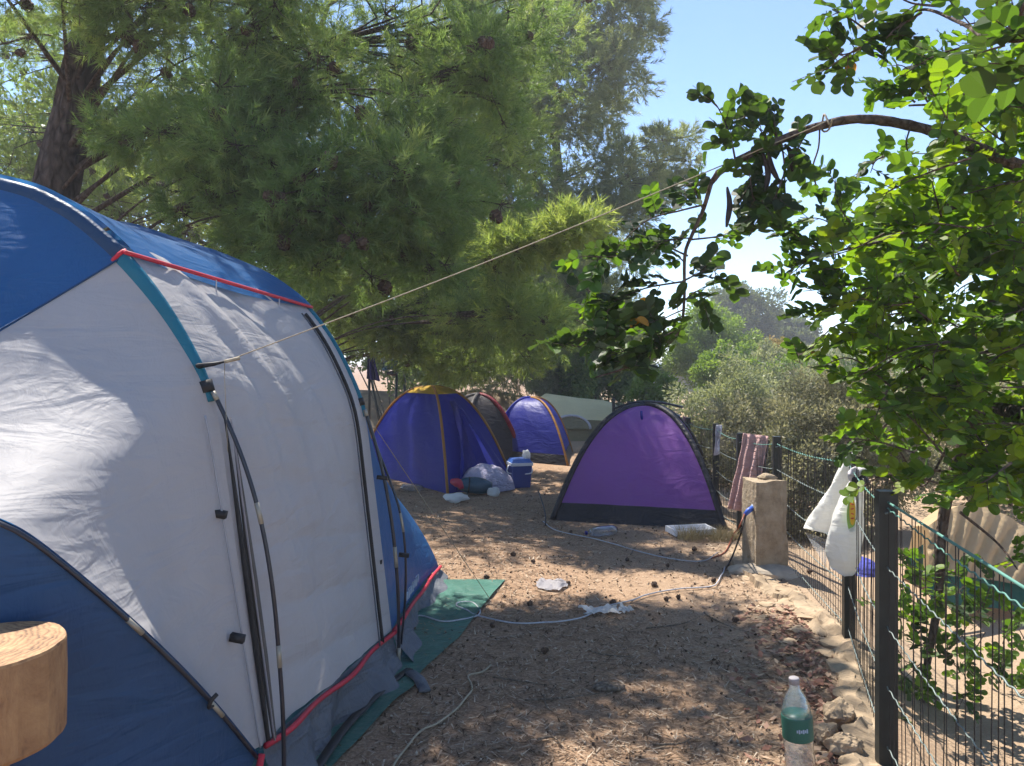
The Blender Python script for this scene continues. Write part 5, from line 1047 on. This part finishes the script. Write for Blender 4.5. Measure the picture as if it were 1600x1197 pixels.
bush('olive_shrub', 'large olive shrub behind the lower carob foliage', zb((5.2, 8.5, 0)), [(at(1500, 650, 8.4), .8, 1), (at(1580, 600, 8.5), .9, 1), (at(1460, 720, 8.0), .7, 1), (at(1560, 730, 8.0), .8, 1), (at(1660, 680, 8.3), .8, 1)], 20000, .05, M['olive_leaf'], 'olive shrubs beyond the fence')
bush('olive_shrub', 'tall grey-green shrub behind the pink towel shrub', zb((4.0, 11.5, 0)), [(at(1180, 610, 11.5), .6, 1), (at(1230, 620, 11.4), .65, 1), (at(1280, 615, 11.6), .6, 1), (at(1210, 660, 11.2), .6, 1), (at(1270, 665, 11.2), .65, 1), (at(1160, 650, 11.4), .5, 1), (at(1330, 640, 11.4), .6, 1)], 22000, .055, M['sagegreen'], 'olive shrubs beyond the fence')
bush('olive_shrub', 'wide green-grey shrub deep behind the hanging bags', zb((6.2, 13, 0)), [(at(1340, 600, 13), .8, 1), (at(1400, 610, 13), .8, 1), (at(1460, 620, 12.6), .9, 1), (at(1380, 660, 12.5), .8, 1), (at(1320, 650, 12.8), .7, 1), (at(1530, 630, 12.6), .9, 1)], 20000, .06, M['lime'], 'olive shrubs beyond the fence')
bush('lemon_shrub', 'small bright yellow-green shrub left of the pale sage shrub', zb((2.7, 14, 0)), [(at(1010, 612, 14), .35, 1), (at(1040, 605, 14.1), .35, 1), (at(1028, 630, 13.9), .35, 1)], 5000, .075, M['lime'], None, .3)
bush('lime_tree', 'light green feathery tree left of the dark far pines', zb((7.3, 26, 0)), [(at(1090, 520, 26), 1.0, 1), (at(1120, 505, 26.5), 1.0, 1), (at(1060, 545, 25.5), .9, 1), (at(1130, 555, 26), 1.2, 1), (at(1080, 570, 25.5), 1.1, 1), (at(1150, 530, 26.5), .8, .8)], 22000, .12, M['lime'], None, .22, 1.2)
bush('green_shrub', 'mid-green rounded shrub below the light green tree', zb((7.6, 22, 0)), [(at(1130, 565, 21.5), .7, 1), (at(1160, 570, 21), .6, 1), (at(1120, 590, 21), .7, 1)], 9000, .10, M['lime'], None, .3)
bush('green_shrub', 'blue-green shrub in front of the yellow bush', zb((7.6, 19, 0)), [(at(1230, 590, 18), .6, 1), (at(1250, 610, 17.5), .6, 1), (at(1200, 610, 17.5), .5, 1)], 9000, .09, M['lime'], None, .2)
bush('green_shrub', 'dull olive-green bush between the two green shrubs', zb((8, 24, 0)), [(at(1190, 570, 22), .7, 1), (at(1210, 560, 22), .6, 1), (at(1185, 600, 21), .7, 1)], 9000, .1, M['sagegreen'], None, .25)
bush('yellow_bush', 'golden yellow bush at the foot of the far pines', zb((12, 32, 0)), [(at(1215, 548, 31), .65, 1), (at(1240, 552, 31), .55, 1), (at(1200, 555, 31), .5, 1), (at(1225, 565, 30.5), .6, 1)], 7000, .13, M['yellowbush'], None, .3)
bush('far_pine', 'broad dark green far pine rising against the sky', zb((17, 50, 0)), [(at(1150, 480, 50), 1.9, 1), (at(1125, 500, 50), 1.6, 1), (at(1180, 485, 50), 1.9, 1), (at(1165, 515, 50), 2.0, 1), (at(1195, 515, 50), 1.5, 1), (at(1130, 475, 50.5), 1.4, 1), (at(1140, 530, 49.5), 1.8, 1), (at(1185, 540, 49.5), 1.7, 1), (at(1160, 465, 50), 1.2, 1)], 30000, .26, M['fargreen'], 'far pines', .22, 3.2, 'bark_pine')
bush('far_pine', 'smaller far pine right of the broad one', zb((22, 52, 0)), [(at(1235, 515, 52), 1.3, 1), (at(1255, 520, 52), 1.1, 1), (at(1218, 505, 53), 1.0, 1), (at(1245, 540, 51.5), 1.4, 1), (at(1215, 530, 52), 1.3, 1)], 16000, .26, M['fargreen'], 'far pines', .22, 2.4, 'bark_pine')
bush('green_shrub', 'grey-green shrub right of the yellow bush', zb((14, 30, 0)), [(at(1280, 560, 29), .9, 1), (at(1320, 560, 29), 1.1, 1), (at(1365, 550, 29), 1.2, 1), (at(1300, 590, 27), 1.0, 1)], 10000, .13, M['sagegreen'], None, .25)
bush('evergreen_shrub', 'dark evergreen undergrowth below the tall far pine', zb((2.2, 17.2, 0)), [(at(900, 590, 17), .6, 1), (at(950, 585, 17.2), .65, 1), (at(990, 590, 17), .5, 1), (at(925, 605, 16.9), .6, 1), (at(975, 605, 16.9), .5, 1), (at(880, 565, 17.4), .5, .8)], 12000, .10, M['needle1'], None, .25)
bush('evergreen_shrub', 'pale reedy shrub behind the second blue tent', zb((.7, 17, 0)), [(at(850, 610, 17), .35, 1), (at(865, 600, 17.1), .4, 1), (at(840, 585, 17.2), .35, 1)], 6000, .12, M['sagegreen'], None, .12)
bush('evergreen_shrub', 'dark shrub behind the drying stand', zb((-2.6, 16.2, 0)), [(at(640, 590, 16), .5, 1), (at(690, 600, 16.1), .55, 1), (at(600, 555, 16.3), .5, .8), (at(545, 545, 16.5), .5, 1), (at(560, 500, 16.6), .5, .9), (at(660, 560, 16.2), .6, 1)], 9000, .10, M['needle1'], None, .25)
fillers = [(-12.5, 17.5, 7.0, 'lime'), (-8.8, 19, 7.5, 'needle3'), (-17, 21, 8, 'needle3'), (-5.5, 20.5, 6.5, 'lime'), (-2.0, 22, 6.5, 'needle3'), (1.6, 21.5, 5, 'needle3'), (4.0, 26, 2.2, 'sagegreen'), (20, 33, 3.2, 'sagegreen'), (28, 36, 4.0, 'fargreen'), (13, 19, 2.4, 'sagegreen'), (17, 22, 2.8, 'lime')]
names = ['pale green tree seen left of the leaning pine trunk', 'olive green tree behind the leaning pine trunk', 'tall olive green tree at the far left edge', 'pale green tree on the earth bank behind the middle pine', 'dense tree behind the charcoal tent', 'dark tree behind the cream tent', 'low grey-green tree behind the purple tent', 'grey-green tree hidden behind the carob', 'tall dark tree behind the carob at the right edge', 'sage shrub-like tree deep behind the fence', 'pale green tree behind the beige tent']
for (x, y, h, mt_), nm_ in zip(fillers, names):
    b0 = zb((x, y, 0)); bl_ = [(b0+np.array([random.uniform(-.9, .9)*h*.35, random.uniform(-.5, .5), h*random.uniform(.3, .95)]), h*random.uniform(.2, .3), 1) for _ in range(14 if h > 4.5 else 9)]
    bush('background_tree', nm_, b0, bl_, 17000 if h > 4.5 else 10000, .05+.006*y, M[mt_], 'trees at the back of the camp', .24, h*.35, fine=16)
# small parked car far away
car = empty('parked_car', tuple(zb((6.4, 29, 0))), 'small pale car parked far off behind the shrubs', 'car')
cx_, cy_ = at(1058, 578, 29)[0], 29.0
prof_c = [(-1.9, .35), (-1.95, .75), (-1.2, .95), (-.7, 1.42), (.7, 1.45), (1.35, .98), (1.95, .85), (2.0, .35)]
V = [(cx_+x_*.95, cy_+s, z_) for s in (-.8, .8) for x_, z_ in prof_c]; k_ = len(prof_c); Fc = [tuple(range(k_)), tuple(range(k_, 2*k_))[::-1]]+[(i, i+k_, (i+1) % k_+k_, (i+1) % k_) for i in range(k_)]; mesh('body', V, Fc, M['carpaint'], car, False)
mesh('window', [(cx_-1.0, cy_-.81, .98), (cx_-.62, cy_-.81, 1.36), (cx_+.62, cy_-.81, 1.38), (cx_+1.15, cy_-.81, .99)], [(0, 3, 2, 1)], M['carglass'], car, False)
for s in (-1.2, 1.2): MB().tube([(cx_+s, cy_-.84, .33), (cx_+s, cy_-.62, .33)], .33, 16).build('wheel', M['tyre'], car)

# ------------------------------------------------------------------ cones and twigs on the path
conep = [(1022, 917), (958, 945), (888, 915), (1041, 940), (828, 948), (1149, 972), (769, 984), (851, 1022), (760, 905), (1043, 887), (892, 833), (1115, 910), (1265, 893), (1060, 937), (1085, 862), (833, 880), (802, 868), (980, 878), (1092, 1010), (1010, 1018), (838, 1150), (1060, 1105), (790, 1200), (960, 1140), (1150, 1090), (925, 835), (700, 830), (1145, 925)]
wh = ['near the middle of the sunlit path', 'beside the crumpled clear film', 'beside the silver-white wrapper', 'right of the crumpled film', 'left of the film in the shade edge', 'at the right side of the path above the red leaves', 'just below the white cord near the tarp', 'in the shade below the cord', 'right of the tarp corner', 'in the sun before the purple tent', 'at the left corner of the purple tent', 'where the white cord bends to the pillar', 'at the shadow of the pillar', 'right of the cord end of the film', 'below the white tray', 'left part of the sunlit path', 'in the dappled shade left of the path', 'centre of the path below the lying bottle', 'at the shade border on the right', 'at the shade border in the middle', 'in the dark foreground left of centre', 'in the dark foreground centre', 'at the bottom edge of the picture', 'in the foreground shade by a bark piece', 'in the foreground right of centre', 'near the lying bottle', 'behind the tarp by the blue tent', 'left of the edging stones']
cm = cone_mesh()
for (a, b), t_ in list(zip(conep, wh))[:18]:
    g = gr(a, b); o = link('pine_cone', cm); o.location = (g[0], g[1], float(zg(g[0:1], g[1:2])[0])+.016); s_ = random.uniform(.36, .58); o.scale = (s_, s_, s_); o.rotation_euler = (random.uniform(1.2, 2.0), random.uniform(-.4, .4), random.random()*6); tag(o, 'brown pine cone lying '+t_, 'pine cone', 'pine cones on the path')
tws = [((820, 1098), (955, 1085)), ((770, 1062), (850, 1075)), ((1010, 985), (1090, 968)), ((1020, 1168), (1080, 1158)), ((850, 1090), (870, 1120)), ((840, 1160), (880, 1172)), ((1100, 960), (1150, 985)), ((985, 870), (1002, 850)), ((920, 1020), (990, 1030))]
tl_ = ['long pale twig in the middle of the shaded foreground', 'twig near the winding pale cord', 'twig at the shade border on the right', 'dark bark sliver in the right foreground', 'short bent twig below the long pale twig', 'bark sliver near the bottom edge', 'thin twig left of the red leaves', 'short twig before the purple tent', 'twig just below the clear film']
for (a, b), t_ in zip(tws, tl_):
    p, q = gr(*a), gr(*b); m_ = lerp(p, q, .5)+np.array([random.uniform(-.04, .04), random.uniform(-.05, .05), 0]); P = curve([p, m_, q], 14); P[:, 2] = zg(P[:, 0], P[:, 1])+.012
    tag(MB().tube(P, [.005, .004, .0015], 5).build('twig', M['twig']), t_, 'twig', 'twigs on the path')
g = gr(948, 1077); V, Fc = rock(.06, 77, 2, (1.5, .7, .3)); tag(mesh('bark_piece', V+g+ZZ*.012, Fc, M['twig'], None, False), 'flat piece of pine bark in the middle of the foreground', 'bark')

# ------------------------------------------------------------------ summer haze
hm = bpy.data.materials.new('summer_haze'); hm.use_nodes = True; ht = hm.node_tree; ht.nodes.clear()
hv = ht.nodes.new('ShaderNodeVolumePrincipled'); hv.inputs['Color'].default_value = (.92, .94, 1, 1); hv.inputs['Density'].default_value = .0028; hv.inputs['Anisotropy'].default_value = .2
ho = ht.nodes.new('ShaderNodeOutputMaterial'); ht.links.new(hv.outputs[0], ho.inputs['Volume'])
hb = MB().box((0, 219, 5.0), (610, 570, 15.0)).build('haze', hm, None, False); tag(hb, 'thin summer haze filling the air', 'haze', kind='stuff')
